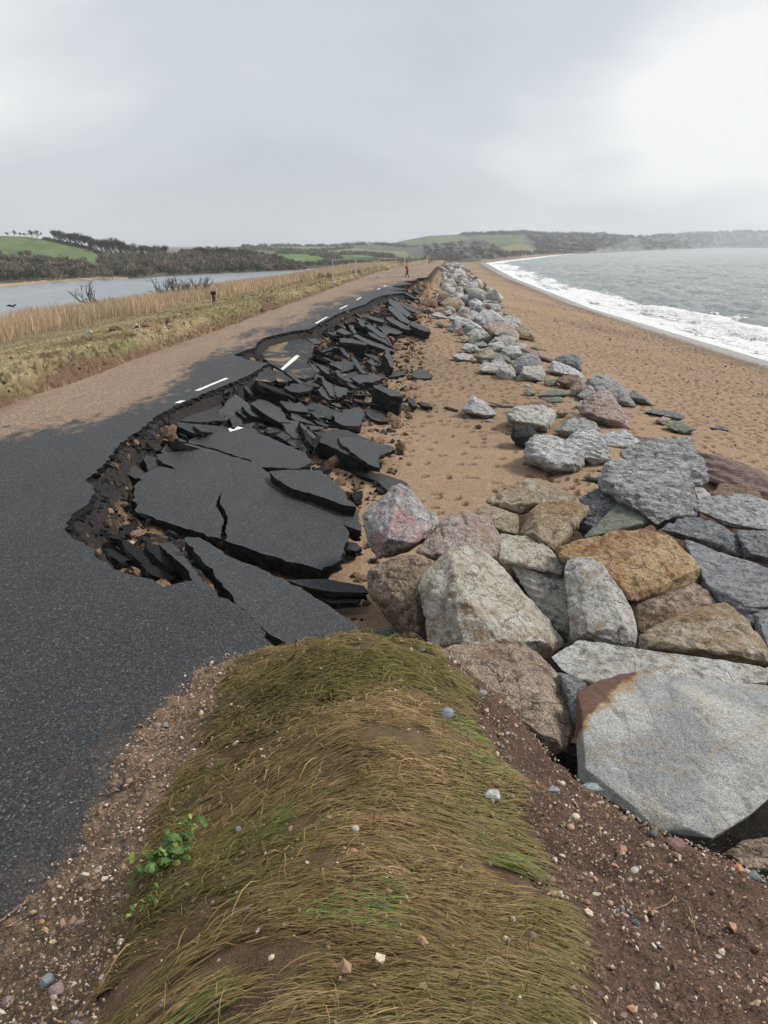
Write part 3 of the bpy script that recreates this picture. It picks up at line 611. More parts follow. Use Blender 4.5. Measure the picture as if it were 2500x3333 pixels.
def build_sea():
    th = np.radians(np.linspace(-4, 75, 700)); ra = np.exp(np.linspace(math.log(18), math.log(9000), 620)); R, T = np.meshgrid(ra, th, indexing='ij'); X = (R*np.sin(T)).ravel(); Y = (R*np.cos(T)).ravel()
    xs = shore(Y); r = R.ravel(); d = X-xs                                    # metres out from the mean water's edge
    d = d+1.3*fbm(X*.0, Y*.10, 3, 3, 5)+1.0*fbm(Y*.03, X*0, 1, 2, 8)
    fade = 1-sst(150, 600, r)
    ph = d*.62+2.2*fbm(X*.04, Y*.03, 0, 3, 15); sw = np.maximum(np.sin(ph), -.2)**1.0
    brk = np.exp(-((d-6.5-1.2*fbm(Y*.06, X*.02, 0, 3, 25))/1.5)**2)*sst(-.35, .3, fbm(Y*.028, X*.01, 4, 3, 35))
    brk2 = np.exp(-((d-16-3*fbm(Y*.04, X*.02, 7, 3, 45))/1.6)**2)*sst(.02, .4, fbm(Y*.022, X*.02, 9, 3, 55))
    h = (.13*sw*sst(3, 14, d)*fade+.85*(1-np.abs(fbm(X*.26, Y*.13, 0, 4, 65))*2.2)*.5*sst(4, 12, d)*(1-sst(300, 1200, r))+.12*fbm(X*.9, Y*.6, 0, 3, 75)*sst(3, 8, d)*(1-sst(80, 250, r)))
    h = 1.35*h+.55*brk*fade+.45*brk2*fade
    lac = fbm(d*.55, Y*.09, 2, 4, 185); foam = (.60+.75*lac)*sst(-1.2, .2, d)*(1-sst(2.5, 12.5+5*fbm(Y*.05, X*.05, 2, 3, 85), d))+.5*sst(-1.2, -.2, d)*(1-sst(.4, 1.6, d))+.75*brk+.60*brk2+.34*sst(.22, .6, fbm(X*.14, Y*.06, 3, 4, 95))*(1-sst(30, 110, d))
    foam = foam+.18*(1-sst(8, 20, d)); foam = np.where(r > 400, foam*.9, foam)
    z = -4.0+h*sst(-.5, 2.5, d)-.02+.03*sst(-1, 1, d)
    V = np.c_[X, Y, z]; F = grid_faces(len(ra), len(th))[:, ::-1]; keep = (d[F].min(1) > -1.6); F = F[keep]; u, inv = np.unique(F, return_inverse=True)
    tag(link('sea', mesh_np('sea', V[u], inv.reshape(-1, 4), True, attrs=dict(foam=np.clip(foam, 0, 1)[u])), M['sea']), kind='structure')
build_sea()
ly = np.linspace(10, 430, 120); lx = np.linspace(-1, 0, 60); LX, LY = np.meshgrid(lx, ly, indexing='xy'); X = XC(LY)-24+LX*500
tag(link('lake', mesh_np('lake', np.c_[X.ravel(), LY.ravel(), np.full(X.size, -4.0)], grid_faces(120, 60)), M['lake']), kind='structure')
# ------------------------------------------------------------------ slabs of broken asphalt
_slabs = []; _spoly = []
def ground_normal(x, y, e=.8):
    X = np.array([x+e, x-e, x, x]); Y = np.array([y, y, y+e, y-e]); z = gz(X, Y); return np.array((-(z[0]-z[1])/(2*e), -(z[2]-z[3])/(2*e)))
def slab(fr, s, label, lift=.18, th=.15, tilt=(0, 0), mat='slab', rings=3, jit=.026, step=.10, z=None, gn=1.0, name='asphalt_slab', group='slabs of asphalt broken from the road'):
    if z is None and th < .4: th *= .70; lift *= .85
    P = pts(fr, s); cx = sum(p[0] for p in P)/len(P); cy = sum(p[1] for p in P)/len(P)
    c = rayg(cx, cy, lift) if z is None else PZ(cx, cy, z)
    g = ground_normal(c[0], c[1])*gn; a, b = -g[0]+tilt[0], -g[1]+tilt[1]              # dz/dx, dz/dy
    W3 = []
    for x, y in P:
        rx, rz = ray(x, y); Y = (c[2]-CAMZ-a*c[0]-b*c[1])/(rz-a*rx-b); Y = float(np.clip(Y, c[1]*.5, c[1]*1.9)); X = rx*Y; W3.append((X, Y, c[2]+a*(X-c[0])+b*(Y-c[1])))
    W3 = np.array(W3); n = np.array((-a, -b, 1.0)); n /= np.linalg.norm(n); u = np.cross(n, (0, 1, 0)); u /= np.linalg.norm(u); w = np.cross(n, u)
    Q = np.c_[(W3-c)@u, (W3-c)@w]; st = max(step, c[1]*.006); R2 = ragged(Q, st, min(jit, st*.22), len(_slabs)+11); V = c+R2[:, :1]*u+R2[:, 1:]*w
    _spoly.append(V[:, :2].copy())
    me, ctr = slab_mesh(name, V, n, th, [M[mat] if mat in M else RK[mat], M['broken']], len(_slabs)+100, min(jit*1.2, st*.25), rings, min(.30*th, .045))
    o = link(name, me, None, None, ctr); _slabs.append(o)
    return tag(o, label, 'asphalt slab' if name == 'asphalt_slab' else 'asphalt chunk', group)
def mark_on(o, fr, s, name='painted_line'):
    """white paint lying on a slab's top face, traced in the photo"""
    me = o.data; f = max((p for p in me.polygons if p.material_index == 0), key=lambda p: p.normal.z*p.area); n = np.array(f.normal); p0 = np.array(o.location)+np.array(me.vertices[f.vertices[0]].co)+n*.006
    V = []
    for x, y in pts(fr, s):
        rx, rz = ray(x, y); dd = np.array((rx, 1, rz)); t = ((p0-(0, 0, CAMZ))@n)/(dd@n); V.append(np.array((0, 0, CAMZ))+dd*t)
    V = np.array(V)-np.array(o.location); u = np.cross(n, (0, 1, 0)); u /= np.linalg.norm(u); w = np.cross(n, u); Q = np.c_[V@u, V@w]
    A = .5*np.sum(Q[:, 0]*np.roll(Q[:, 1], -1)-np.roll(Q[:, 0], -1)*Q[:, 1])
    if A < 0: V = V[::-1]; Q = Q[::-1]
    link(name, mesh_np(name, V, cap(Q)), M['white'], o)
SL = slab
# nearest slabs
SL('E', "452,632 500,648 600,745 700,880 768,942 655,888 642,840 570,775 458,682", "narrow asphalt strip between the black hole in the road edge and the long dark crack", z=-.47, tilt=(.04, -.20), gn=0, th=.2, jit=.008)
SL('E', "625,690 690,690 800,762 1060,872 1290,1010 1430,1108 1300,1180 1130,1190 1010,1130 962,1085 885,1015 820,930 700,790", "big asphalt slab nearest the grassy bank, its lower end against the grass", z=-.50, tilt=(-.17, -.05), gn=0, th=.2, jit=.022)
SL('E', "500,325 550,268 640,268 780,305 925,352 985,388 1110,477 1240,523 1395,562 1420,662 1335,632 1362,662 1330,790 1240,838 1000,770 806,704 810,650 818,608 800,562 784,540 786,510 795,482 774,508 765,548 784,578 800,616 790,655 786,698 600,640 408,577 395,460 440,402 510,370 590,386 505,340",
   "largest sunken asphalt slab, with a jagged black crack running in from its near edge", z=-.66, tilt=(-.14, .035), gn=0, th=.22, jit=.024, rings=4)
s_ = SL('E', "640,256 682,228 820,212 890,193 985,232 1100,282 1170,312 1195,352 1140,380 932,372 925,345 780,298 642,264", "asphalt slab with a torn white paint mark at its far corner, above the largest slab", z=-.55, tilt=(-.10, .02), gn=0, th=.24, rings=4)
mark_on(s_, 'c', "176,602 205,592 240,612 262,610 285,582 310,573 388,590 330,608 205,642")
SL('E', "1005,392 1090,385 1230,387 1300,442 1395,552 1345,545 1230,505 1110,472 1040,430", "wedge shaped asphalt slab with a thick black near edge, right of the largest slab", z=-.64, tilt=(-.12, .02), gn=0, th=.24)
SL('E', "1075,880 1290,882 1430,907 1460,940 1290,935 1180,915", "thin dark asphalt tongue under the near edge of the largest slab", z=-1.0, tilt=(-.03, 0), gn=0, th=.12, mat='under')
SL('E', "1180,940 1300,945 1420,965 1400,985 1280,985", "small low asphalt tongue on the sand below the thin dark tongue", z=-1.12, gn=0, th=.1, mat='under')
SL('E', "1340,705 1395,715 1420,735 1395,752 1345,740", "small dark asphalt lump tucked under the right end of the largest slab", z=-1.12, gn=0, th=.14, mat='under')
# under the near edge
for q, (s, l) in enumerate((("585,135 640,95 790,90 812,130 800,165 690,172 600,165", "upturned dark asphalt sheet right under the road edge"),
   ("575,192 600,180 640,222 634,238 600,225", "small pointed dark fragment at the left of the upturned sheet"),
   ("664,190 690,165 770,205 760,218 700,214", "dark flat fragment between the upturned sheet and the slab with the torn paint mark"),
   ("580,232 632,238 636,262 600,258", "dark sliver in the trench left of the slab with the torn paint mark"))):
    SL('E', s, l, lift=.20, th=.12, mat='under', tilt=(0, -.25))
for s, l in (("285,690 420,600 440,620 330,700", "dark fallen block at the top of the hole in the road edge"), ("280,720 340,720 390,790 330,800 270,760", "black block at the left of the hole in the road edge"),
   ("340,690 420,740 520,800 500,830 420,800 350,730", "long black broken bar across the hole in the road edge"), ("430,690 470,700 580,790 620,850 570,840 460,750", "black broken bar along the right of the hole"), ("420,810 500,820 600,860 560,885 480,860", "black crumbling lump at the front of the hole")):
    SL('E', s, l, lift=.12, th=.16, mat='broken', tilt=(-.1, -.2))
# heap in the middle
SL('c', "350,222 375,210 500,290 560,350 650,462 500,430 402,350", "left half of the split asphalt sheet sloping below the road edge", lift=.30, th=.14, tilt=(-.18, -.1))
SL('c', "480,258 600,205 700,225 850,310 930,390 1020,522 870,515 730,440 640,380 570,330", "broad right half of the split asphalt sheet below the road edge", lift=.34, th=.2, tilt=(-.18, -.05))
SL('c', "280,320 312,312 430,402 430,458 380,440 300,370", "small pointed asphalt piece left of the split sheet", lift=.28, th=.12, mat='under')
SL('c', "870,230 900,225 1090,262 1150,240 1230,310 1255,375 1110,370 990,350 930,300", "asphalt piece right of the split sheet, touching brown gravel clods", lift=.28, th=.2)
SL('c', "170,440 250,430 322,450 366,490 360,552 260,602 220,522", "dark asphalt piece just behind the torn white paint mark", lift=.22, th=.14, mat='under')
SL('c', "820,690 900,640 1050,630 1052,690 950,766", "smooth dark piece between the torn mark slab and the upright bar", lift=.2, th=.14, mat='under')
SL('c', "950,770 1060,705 1140,700 1230,762 1236,900 1222,942 1100,865", "rounded asphalt piece standing behind the slab with the torn paint mark", lift=.16, th=.2)
SL('c', "1150,490 1182,485 1320,790 1292,812 1220,720", "upright black bar of asphalt leaning among the brown gravel", lift=.42, th=.2, mat='broken', tilt=(-.3, -.2))
SL('c', "1310,822 1350,722 1412,690 1432,720 1372,850 1332,872", "short dark asphalt wedge at the foot of the upright bar", lift=.38, th=.3, mat='broken')
SL('c', "600,50 640,60 850,140 860,190 760,160 640,110", "layered dark asphalt block in the shade of the road edge", lift=.35, th=.3, mat='broken', tilt=(-.1, -.15))
SL('c', "380,0 420,20 520,130 500,170 430,90", "dark narrow plate leaning under the near road edge", lift=.3, th=.16, mat='under', tilt=(-.2, -.2))
SL('c', "690,590 830,560 900,600 880,640 720,640", "low dark asphalt piece behind the long edge of the torn mark slab", lift=.12, th=.1, mat='under')
SL('c', "1320,470 1400,490 1540,560 1500,580 1380,530", "narrow dark piece in the gravel left of the oval slab", lift=.16, th=.12, mat='under')
# lower pair on the sand
SL('d', "180,935 240,850 340,810 540,830 700,900 830,952 640,1010 760,1120 860,1244 700,1230 420,1100 170,992", "thick layered asphalt slab lying under the notched slab on the sand", lift=.40, th=.42, mat='under', tilt=(-.02, .0), rings=5)
s_ = SL('e', "672,84 760,76 862,70 1002,112 1110,150 1232,165 1282,210 1112,272 1100,342 1120,412 1000,372 850,262 682,132", "notched asphalt slab with a pale grey top overlapping the thick layered slab on the sand", lift=.50, th=.16, tilt=(-.10, .0), rings=3)
SL('e', "790,405 830,382 960,380 1022,422 1050,457 1202,490 1382,552 1440,606 1262,640 1215,664 1110,572 1080,546 960,506 862,472", "long asphalt slab partly buried in sand behind the red streaked boulder", lift=.12, th=.14)
SL('e', "470,432 550,402 602,405 590,428 482,450", "short black bar of asphalt lying on brown gravel beside the thick slab edge", lift=.14, th=.10, mat='broken')
SL('e', "800,672 930,650 935,690 900,742 850,768", "black asphalt lump in the gravel left of the red streaked boulder", lift=.16, th=.2, mat='broken')
SL('d', "340,612 400,580 520,600 652,640 762,662 742,690 742,750 692,776 560,770 480,765 382,712", "oval asphalt slab with a thick rim, in front of the flat sanded piece", lift=.34, th=.36, rings=4)
SL('d', "440,562 640,520 762,560 782,632 662,640 500,600", "flat asphalt piece behind the oval slab", lift=.16, th=.12)
SL('d', "770,552 900,560 982,572 1080,712 1002,714 880,682 802,612", "flat asphalt piece dusted with sand at the right of the oval slab", lift=.12, th=.10, mat='sandy')
SL('d', "890,222 1000,232 1152,282 1302,352 1272,372 1122,368 1002,302 912,262", "very thick asphalt block with a pebbly face, standing on the sand", lift=.62, th=.62, rings=6, jit=.035)
SL('d', "600,122 702,80 862,76 1062,110 952,160 900,186 782,180 702,202 622,152", "pale asphalt slab with a tongue reaching onto the sand", lift=.34, th=.16)
SL('d', "1080,82 1152,22 1292,40 1332,70 1242,96 1112,116", "flat asphalt piece sunk in sand beyond the pale tongue", lift=.10, th=.12)
SL('b', "1000,1150 1032,1060 1152,1040 1202,1070 1282,1132 1242,1166 1100,1166", "isolated rounded asphalt sheet farthest out on the sand", lift=.05, th=.06)
SL('d', "140,285 210,225 272,300 302,370 390,410 292,425 212,370", "cracked asphalt piece leaning left of the fan shaped pair", lift=.40, th=.18)
SL('d', "200,122 250,160 322,200 382,390 302,360 272,300 217,217", "tall leaning asphalt piece in the middle of the fan shaped pair", lift=.46, th=.16)
SL('d', "346,230 440,245 562,266 532,340 412,386 362,290", "asphalt piece at the right of the fan shaped pair", lift=.30, th=.2)
SL('d', "1340,392 1362,380 1452,432 1482,500 1442,506 1372,452", "small asphalt wedge standing alone on the sand", lift=.26, th=.22, mat='under')
SL('d', "1490,452 1542,440 1656,480 1690,520 1562,502", "dark oblong asphalt piece beside the small standing wedge", lift=.16, th=.14, mat='under')
SL('M', "295,982 320,980 400,1002 392,1012 330,998", "thin dark splinter of asphalt lying flat on the sand", lift=.06, th=.06, mat='broken')
# slab with the centre line
s_ = SL('a', "160,412 200,316 300,266 480,266 562,220 700,215 842,240 926,300 900,390 890,462 820,520 900,610 932,680 880,742 780,760 700,742 640,732 480,640 322,548", "sunken asphalt slab carrying a long white centre line and a patch of sand", z=-.44, tilt=(-.05, .02), gn=0, th=.26, mat='sandy', rings=4)
mark_on(s_, 'a', "470,625 640,470 690,436 726,450 700,480 502,642", 'centre_line_dash')
SL('a', "330,592 440,642 660,756 532,802 430,792 402,702", "sandy asphalt piece in front of the slab with the white centre line", lift=.42, th=.22, mat='sandy')
SL('a', "40,782 300,596 330,612 390,702 412,780 330,802 160,782", "sandy triangular asphalt piece tucked below the road's corner", lift=.42, th=.22, mat='sandy')
SL('a', "822,216 940,210 1022,262 1002,285 920,290 880,252", "small asphalt piece behind the slab with the white centre line", lift=.30, th=.12)
SL('a', "520,882 640,822 820,840 912,880 872,910 722,946 602,930", "dark flat piece below the slab with the white centre line", lift=.40, th=.24, mat='under')
SL('a', "780,822 930,816 1002,850 962,866 842,852", "thin dark piece between the white line slab and the fan shaped pair", lift=.42, th=.1, mat='under')
SL('a', "160,786 200,780 380,838 520,912 690,1012 640,1010 420,930 200,850", "long black edge-on plate below the sandy triangular piece", lift=.36, th=.24, mat='broken', tilt=(-.1, -.2))
SL('a', "190,884 300,890 440,942 452,990 380,980 240,932", "upper plate of the layered stack under the long black plate", lift=.30, th=.12, mat='under')
SL('a', "170,962 340,980 440,1015 360,1024 240,992", "lower plate of the layered stack under the long black plate", lift=.18, th=.14, mat='under')
SL('a', "850,532 910,580 1002,640 962,682 922,652 872,582", "narrow asphalt piece hanging off the right of the white line slab", lift=.34, th=.16)
SL('a', "980,580 1062,600 1152,692 1100,692 1012,632", "narrow asphalt piece behind a brown gravel clod", lift=.30, th=.14)
SL('a', "1200,652 1250,640 1312,722 1292,752 1232,702", "small steep asphalt piece beside the sandy hollow", lift=.28, th=.16)
SL('a', "1290,742 1380,740 1452,800 1402,802 1322,772", "small asphalt piece left of the pale tongue slab", lift=.26, th=.12)
SL('a', "1220,112 1282,70 1352,100 1422,152 1332,162", "rounded asphalt piece under the road edge above the long flat plate", lift=.44, th=.2)
# the leaning row, from the far end towards the viewer
SL('b', "685,88 800,130 900,220 992,302 942,346 870,292 690,152", "long leaning slab at the far end of the row, below the road's bend", lift=.62, th=.2, tilt=(-.12, .05))
SL('b', "685,182 760,212 860,290 972,402 952,432 850,392 700,252", "second long leaning slab in the row, just nearer than the far end one", lift=.52, th=.2, tilt=(-.12, .05))
SL('b', "640,335 722,352 850,412 1012,502 1002,520 850,486 830,470 700,400", "third long leaning slab in the row, ending in a sharp tip", lift=.56, th=.24, tilt=(-.12, .05))
SL('b', "840,488 990,512 1100,552 932,562", "flat pale piece at the foot of the third leaning slab", lift=.14, th=.12)
SL('b', "1000,398 1120,440 1232,496 1236,540 1190,536 1080,500 962,440", "thick leaning slab reaching farthest onto the sand, at the right of the row", lift=.52, th=.40, tilt=(-.02, .0), rings=4)
SL('b', "520,452 640,396 702,420 862,552 800,572 690,552 640,592 592,522", "broad smooth slab in the middle of the leaning row", lift=.30, th=.16)
SL('b', "400,352 440,326 540,355 642,386 602,410 502,386", "small slab perched high in the leaning row under the gravel cut", lift=.56, th=.26)
SL('b', "360,450 430,432 562,532 642,580 702,662 762,770 640,620 580,612", "slim pointed slab in the near half of the leaning row", lift=.50, th=.18, tilt=(-.1, .03))
SL('b', "400,532 480,560 602,622 652,642 762,770 722,746 642,692 442,592", "sharp tipped slab beside the slim pointed one", lift=.42, th=.2, tilt=(-.08, .03))
SL('b', "210,596 252,570 402,642 562,702 772,792 772,812 602,770 382,692", "long low slab with a knife edge, nearest of the leaning row", lift=.40, th=.26, tilt=(-.05, .03))
SL('b', "20,622 180,630 382,690 386,720 202,690 20,676", "narrow flat topped plate with a deep pebbly face under it", lift=.60, th=.55, rings=6, jit=.03)
SL('b', "632,792 682,770 752,952 756,1032 712,1012 642,872", "upright asphalt slab standing on edge near the sand", lift=.55, th=.5, tilt=(-.35, .1), rings=4)
SL('b', "170,882 222,870 352,1062 412,1102 322,1102 252,1012", "long thin asphalt piece sloping down the middle of the debris", lift=.36, th=.18)
SL('b', "380,932 442,900 542,980 532,1002 472,992", "small asphalt piece left of the upright slab", lift=.26, th=.14)
SL('b', "0,702 40,720 160,872 142,902 30,782", "thin asphalt piece leaning on the deep pebbly block", lift=.46, th=.2)
SL('b', "800,132 900,150 1102,266 1022,272 930,232", "flat slab lying behind the far end of the leaning row", lift=.28, th=.16)
SL('b', "900,130 1032,206 1016,216 910,166", "thin sliver behind the flat slab at the far end", lift=.30, th=.12)
SL('b', "730,62 790,80 832,120 790,122", "small piece tucked under the road edge at the far bend", lift=.34, th=.14)
SL('b', "880,62 920,30 1050,100 1030,112 940,80", "lower plate of a small stack beyond the leaning row", lift=.30, th=.16)
SL('b', "905,22 930,16 1062,82 1052,96 960,52", "upper plate of a small stack beyond the leaning row", lift=.55, th=.14)
SL('b', "270,412 332,400 402,490 342,472", "small tilted piece at the top of the near leaning row", lift=.42, th=.16)
SL('b', "140,452 202,440 252,552 212,562", "short steep piece left of the near leaning row", lift=.40, th=.16)
SL('b', "190,1082 282,1080 302,1110 232,1136", "small dark piece just behind the pale tongue slab", lift=.22, th=.14, mat='under')
SL('b', "700,566 890,588 932,600 802,612 722,604", "low dark splinter below the broad smooth slab", lift=.10, th=.08, mat='broken')
SL('b', "890,682 962,680 972,700 900,696", "dark bar of asphalt on the sand below the leaning row", lift=.10, th=.1, mat='broken')
SL('H', "612,480 640,500 690,545 670,560 615,530", "steep asphalt piece by the far end of the broken edge", lift=.5, th=.3, mat='under')
# smaller broken pieces packed between the slabs
_f = np.random.default_rng(404); _k = 0; _big = [q for q in _spoly]
while _k < 170:
    Y = math.exp(_f.uniform(math.log(11.5), math.log(66))); a_, b_ = (float(np.interp(Y, [8.5, 14, 66], [-1.0, -.6, 1.0])), 3.9); s_ = a_+(b_-a_)*_f.beta(1.3, 1.7); X = float(XC(Y))+s_
    S_, I_, D_ = base_parts(np.array([X]), np.array([Y]))
    if I_[0] or D_[0] < .35: continue
    ov = any(inpoly(np.array([X]), np.array([Y]), q)[0] for q in _big)
    if ov and _f.uniform() < .93: continue
    R = float(np.clip(_f.lognormal(-.95, .42), .16, .85))*(.75 if Y < 14 else 1.0); n_ = _f.integers(4, 7); an = np.sort(_f.uniform(0, 6.28, n_)); 
    if np.max(np.diff(np.r_[an, an[0]+6.28])) > 2.6: continue
    el = _f.uniform(.45, 1.0); ro = _f.normal(-.6, .5); p2 = np.c_[np.cos(an), np.sin(an)*el]*R*_f.uniform(.8, 1.15, (n_, 1)); p2 = np.c_[p2[:, 0]*math.cos(ro)-p2[:, 1]*math.sin(ro), p2[:, 0]*math.sin(ro)+p2[:, 1]*math.cos(ro)]
    g = ground_normal(X, Y); a = -g[0]+_f.normal(-.05, .22); b = -g[1]+_f.normal(-.08, .20); nn = np.array((-a, -b, 1.0)); nn /= np.linalg.norm(nn); th_ = float(_f.uniform(.07, .15)); z0 = float(gz(np.array([X]), np.array([Y]))[0])+th_*.75+R*.12
    u = np.cross(nn, (0, 1, 0)); u /= np.linalg.norm(u); w = np.cross(nn, u); st = max(.08, Y*.006); Q = ragged(p2, st, min(.02, st*.2), 900+_k); V = np.array((X, Y, z0))+Q[:, :1]*u-Q[:, 1:]*w
    me, ctr = slab_mesh('asphalt_fragment', V, nn, th_, [M['slab' if _f.uniform() < .55 else 'under'], M['broken']], 5000+_k, min(.02, st*.2), 2, .02); _spoly.append(V[:, :2].copy())
    tag(link('asphalt_fragment', me, None, None, ctr), "one of the small angular asphalt fragments packed between the larger broken slabs", 'asphalt fragment', 'small asphalt fragments between the slabs'); _k += 1
# flat tongues of the far road edge are part of the road; loose crumbs of asphalt and clods of gravel fill the slope
ICO = []
for sub in (1, 2):
    bm = bmesh.new(); bmesh.ops.create_icosphere(bm, subdivisions=sub, radius=1.0); bm.verts.ensure_lookup_table()
    ICO.append((np.array([v.co[:] for v in bm.verts]), np.array([[v.index for v in f.verts] for f in bm.faces]))); bm.free()
def scatter(name, X, Y, sx, cols, label, mat, seed, sub=0, sink=.25, flat=(.5, .9), rough=.28, cat='rubble', dz=0.0):
    r = np.random.default_rng(seed); V0, F0 = ICO[sub]; n = len(X); z = gz(X, Y)+dz; nv = len(V0)
    S = np.c_[sx*r.uniform(.75, 1.3, n), sx*r.uniform(.7, 1.1, n), sx*r.uniform(flat[0], flat[1], n)]
    a = r.uniform(0, 6.28, n); V = V0[None]*(1+r.normal(0, rough, (n, nv, 1)))*S[:, None]
    tl = r.normal(0, .35, (n, 2)); x = V[..., 0]*np.cos(a)[:, None]-V[..., 1]*np.sin(a)[:, None]; y = V[..., 0]*np.sin(a)[:, None]+V[..., 1]*np.cos(a)[:, None]
    zz = V[..., 2]+x*tl[:, :1]+y*tl[:, 1:]; V = np.stack([x+X[:, None], y+Y[:, None], zz+(z+S[:, 2]*(1-2*sink)*.8)[:, None]], -1).reshape(-1, 3)
    F = (F0[None]+(np.arange(n)*nv)[:, None, None]).reshape(-1, 3); c = np.repeat(cols, nv, 0)
    return tag(link(name, mesh_np(name, V, F, False, col=c), M[mat]), label, cat, None, 'stuff')
def on_slope(n, seed, y0=6.8, y1=88, smax=5.0, dmin=.02):
    r = np.random.default_rng(seed); Y = np.exp(r.uniform(math.log(y0), math.log(y1), n*4)); X = XC(Y)+r.uniform(-1.6, smax, n*4)
    s, ins, d = base_parts(X, Y); k = (~ins) & (d > dmin) & (bankw(X, Y) < .05) & (s > -2)
    for q in _spoly:
        lo, hi = q.min(0), q.max(0); j = np.nonzero(k & (X > lo[0]) & (X < hi[0]) & (Y > lo[1]) & (Y < hi[1]))[0]
        if len(j): k[j[inpoly(X[j], Y[j], q)]] = False
    return X[k][:n], Y[k][:n], d[k][:n], s[k][:n], r
X, Y, d, s, r = on_slope(15000, 31); k = r.uniform(0, 1, len(X)) < np.where(s < 3.4, .95, .12); X, Y, d = X[k], Y[k], d[k]
sz = np.clip(r.lognormal(-3.35, .55, len(X)), .012, .12)*np.where(Y < 14, .7, 1.0); g = r.uniform(.010, .034, len(X))
scatter('asphalt_rubble', X, Y, sz, np.c_[g*1.03, g, g*.98], "black crumbs of broken asphalt strewn between the slabs below the road", 'crumb', 32, 0, .2, (.35, .8), .3)
X, Y, d, s, r = on_slope(600, 35); sz = np.clip(r.lognormal(-2.75, .6, len(X)), .025, .28)*np.where(Y < 15, .6, 1.0); g = r.uniform(.75, 1.25, len(X))
scatter('gravel_clods', X, Y, sz, np.c_[.235*g, .15*g, .092*g], "brown clods of road-bed gravel strewn between the asphalt slabs", 'clod', 36, 1, .3, (.55, .9), .16)
# ------------------------------------------------------------------ boulders
def vox(bm, size):
    me = bpy.data.meshes.new('tmp'); bm.to_mesh(me); o = bpy.data.objects.new('tmp', me); COL.objects.link(o)
    md = o.modifiers.new('r', 'REMESH'); md.mode = 'VOXEL'; md.voxel_size = size
    dg = bpy.context.evaluated_depsgraph_get(); ev = o.evaluated_get(dg); out = bpy.data.meshes.new_from_object(ev, depsgraph=dg)
    bpy.data.objects.remove(o); bpy.data.meshes.remove(me); return out
def rough_rock(me, seed, size, amp=1.0, strata=0.0):
    n = len(me.vertices); co = np.empty(n*3, np.float32); me.vertices.foreach_get('co', co); co = co.reshape(-1, 3).astype(float)
    no = np.empty(n*3, np.float32); me.vertex_normals.foreach_get('vector', no); no = no.reshape(-1, 3)
    o = seed*13.7; q = co/size
    a = fbm(q[:, 0]*2.2+o, q[:, 1]*2.2, q[:, 2]*2.2+o, 3, seed); b = fbm(q[:, 0]*6+o, q[:, 1]*6, q[:, 2]*6, 3, seed+3); c = fbm(q[:, 0]*20, q[:, 1]*20+o, q[:, 2]*20, 3, seed+6)
    rg = 1-np.abs(fbm(q[:, 0]*3.2+o, q[:, 1]*3.2+o, q[:, 2]*3.2, 3, seed+9))*2
    d = .62*size*amp*(.026*a+.030*b+.016*c-.040*np.clip(rg-.70, 0, 1)*3+.022*(np.abs(b)*2-.4))
    if strata:
        dr = np.array((.25, .35, .9)); t = (q@dr)*9+a*1.2; d += size*strata*.032*(np.abs((t % 1)-.5)*2-.5)
    co = co+no*d[:, None]; me.vertices.foreach_set('co', co.astype(np.float32).ravel())
    me.polygons.foreach_set('use_smooth', np.ones(len(me.polygons), bool)); me.update()
ROCKS = []
def hull_bm(P):
    bm = bmesh.new()
    for p in P: bm.verts.new(p)
    r = bmesh.ops.convex_hull(bm, input=bm.verts); bmesh.ops.delete(bm, geom=[g for g in r['geom_interior'] if isinstance(g, bmesh.types.BMVert)], context='VERTS')
    lo = [v for v in bm.verts if not v.link_faces]; bmesh.ops.delete(bm, geom=lo, context='VERTS'); bmesh.ops.recalc_face_normals(bm, faces=bm.faces); return bm
def chop(bm, seed, n, lo=.90, hi=.985):
    r = np.random.default_rng(seed); P = np.array([v.co[:] for v in bm.verts]); c = P.mean(0)
    for k in range(n):
        d = r.normal(0, 1, 3); d[1] -= .5; d[2] += .35; d /= np.linalg.norm(d); P = np.array([v.co[:] for v in bm.verts]); h = ((P-c)@d).max()
        q = bmesh.ops.bisect_plane(bm, geom=bm.verts[:]+bm.edges[:]+bm.faces[:], plane_co=c+d*h*r.uniform(lo, hi), plane_no=d, clear_outer=True)
        P = [v.co[:] for v in bm.verts]; bm.free(); bm = hull_bm(P)
    return bm
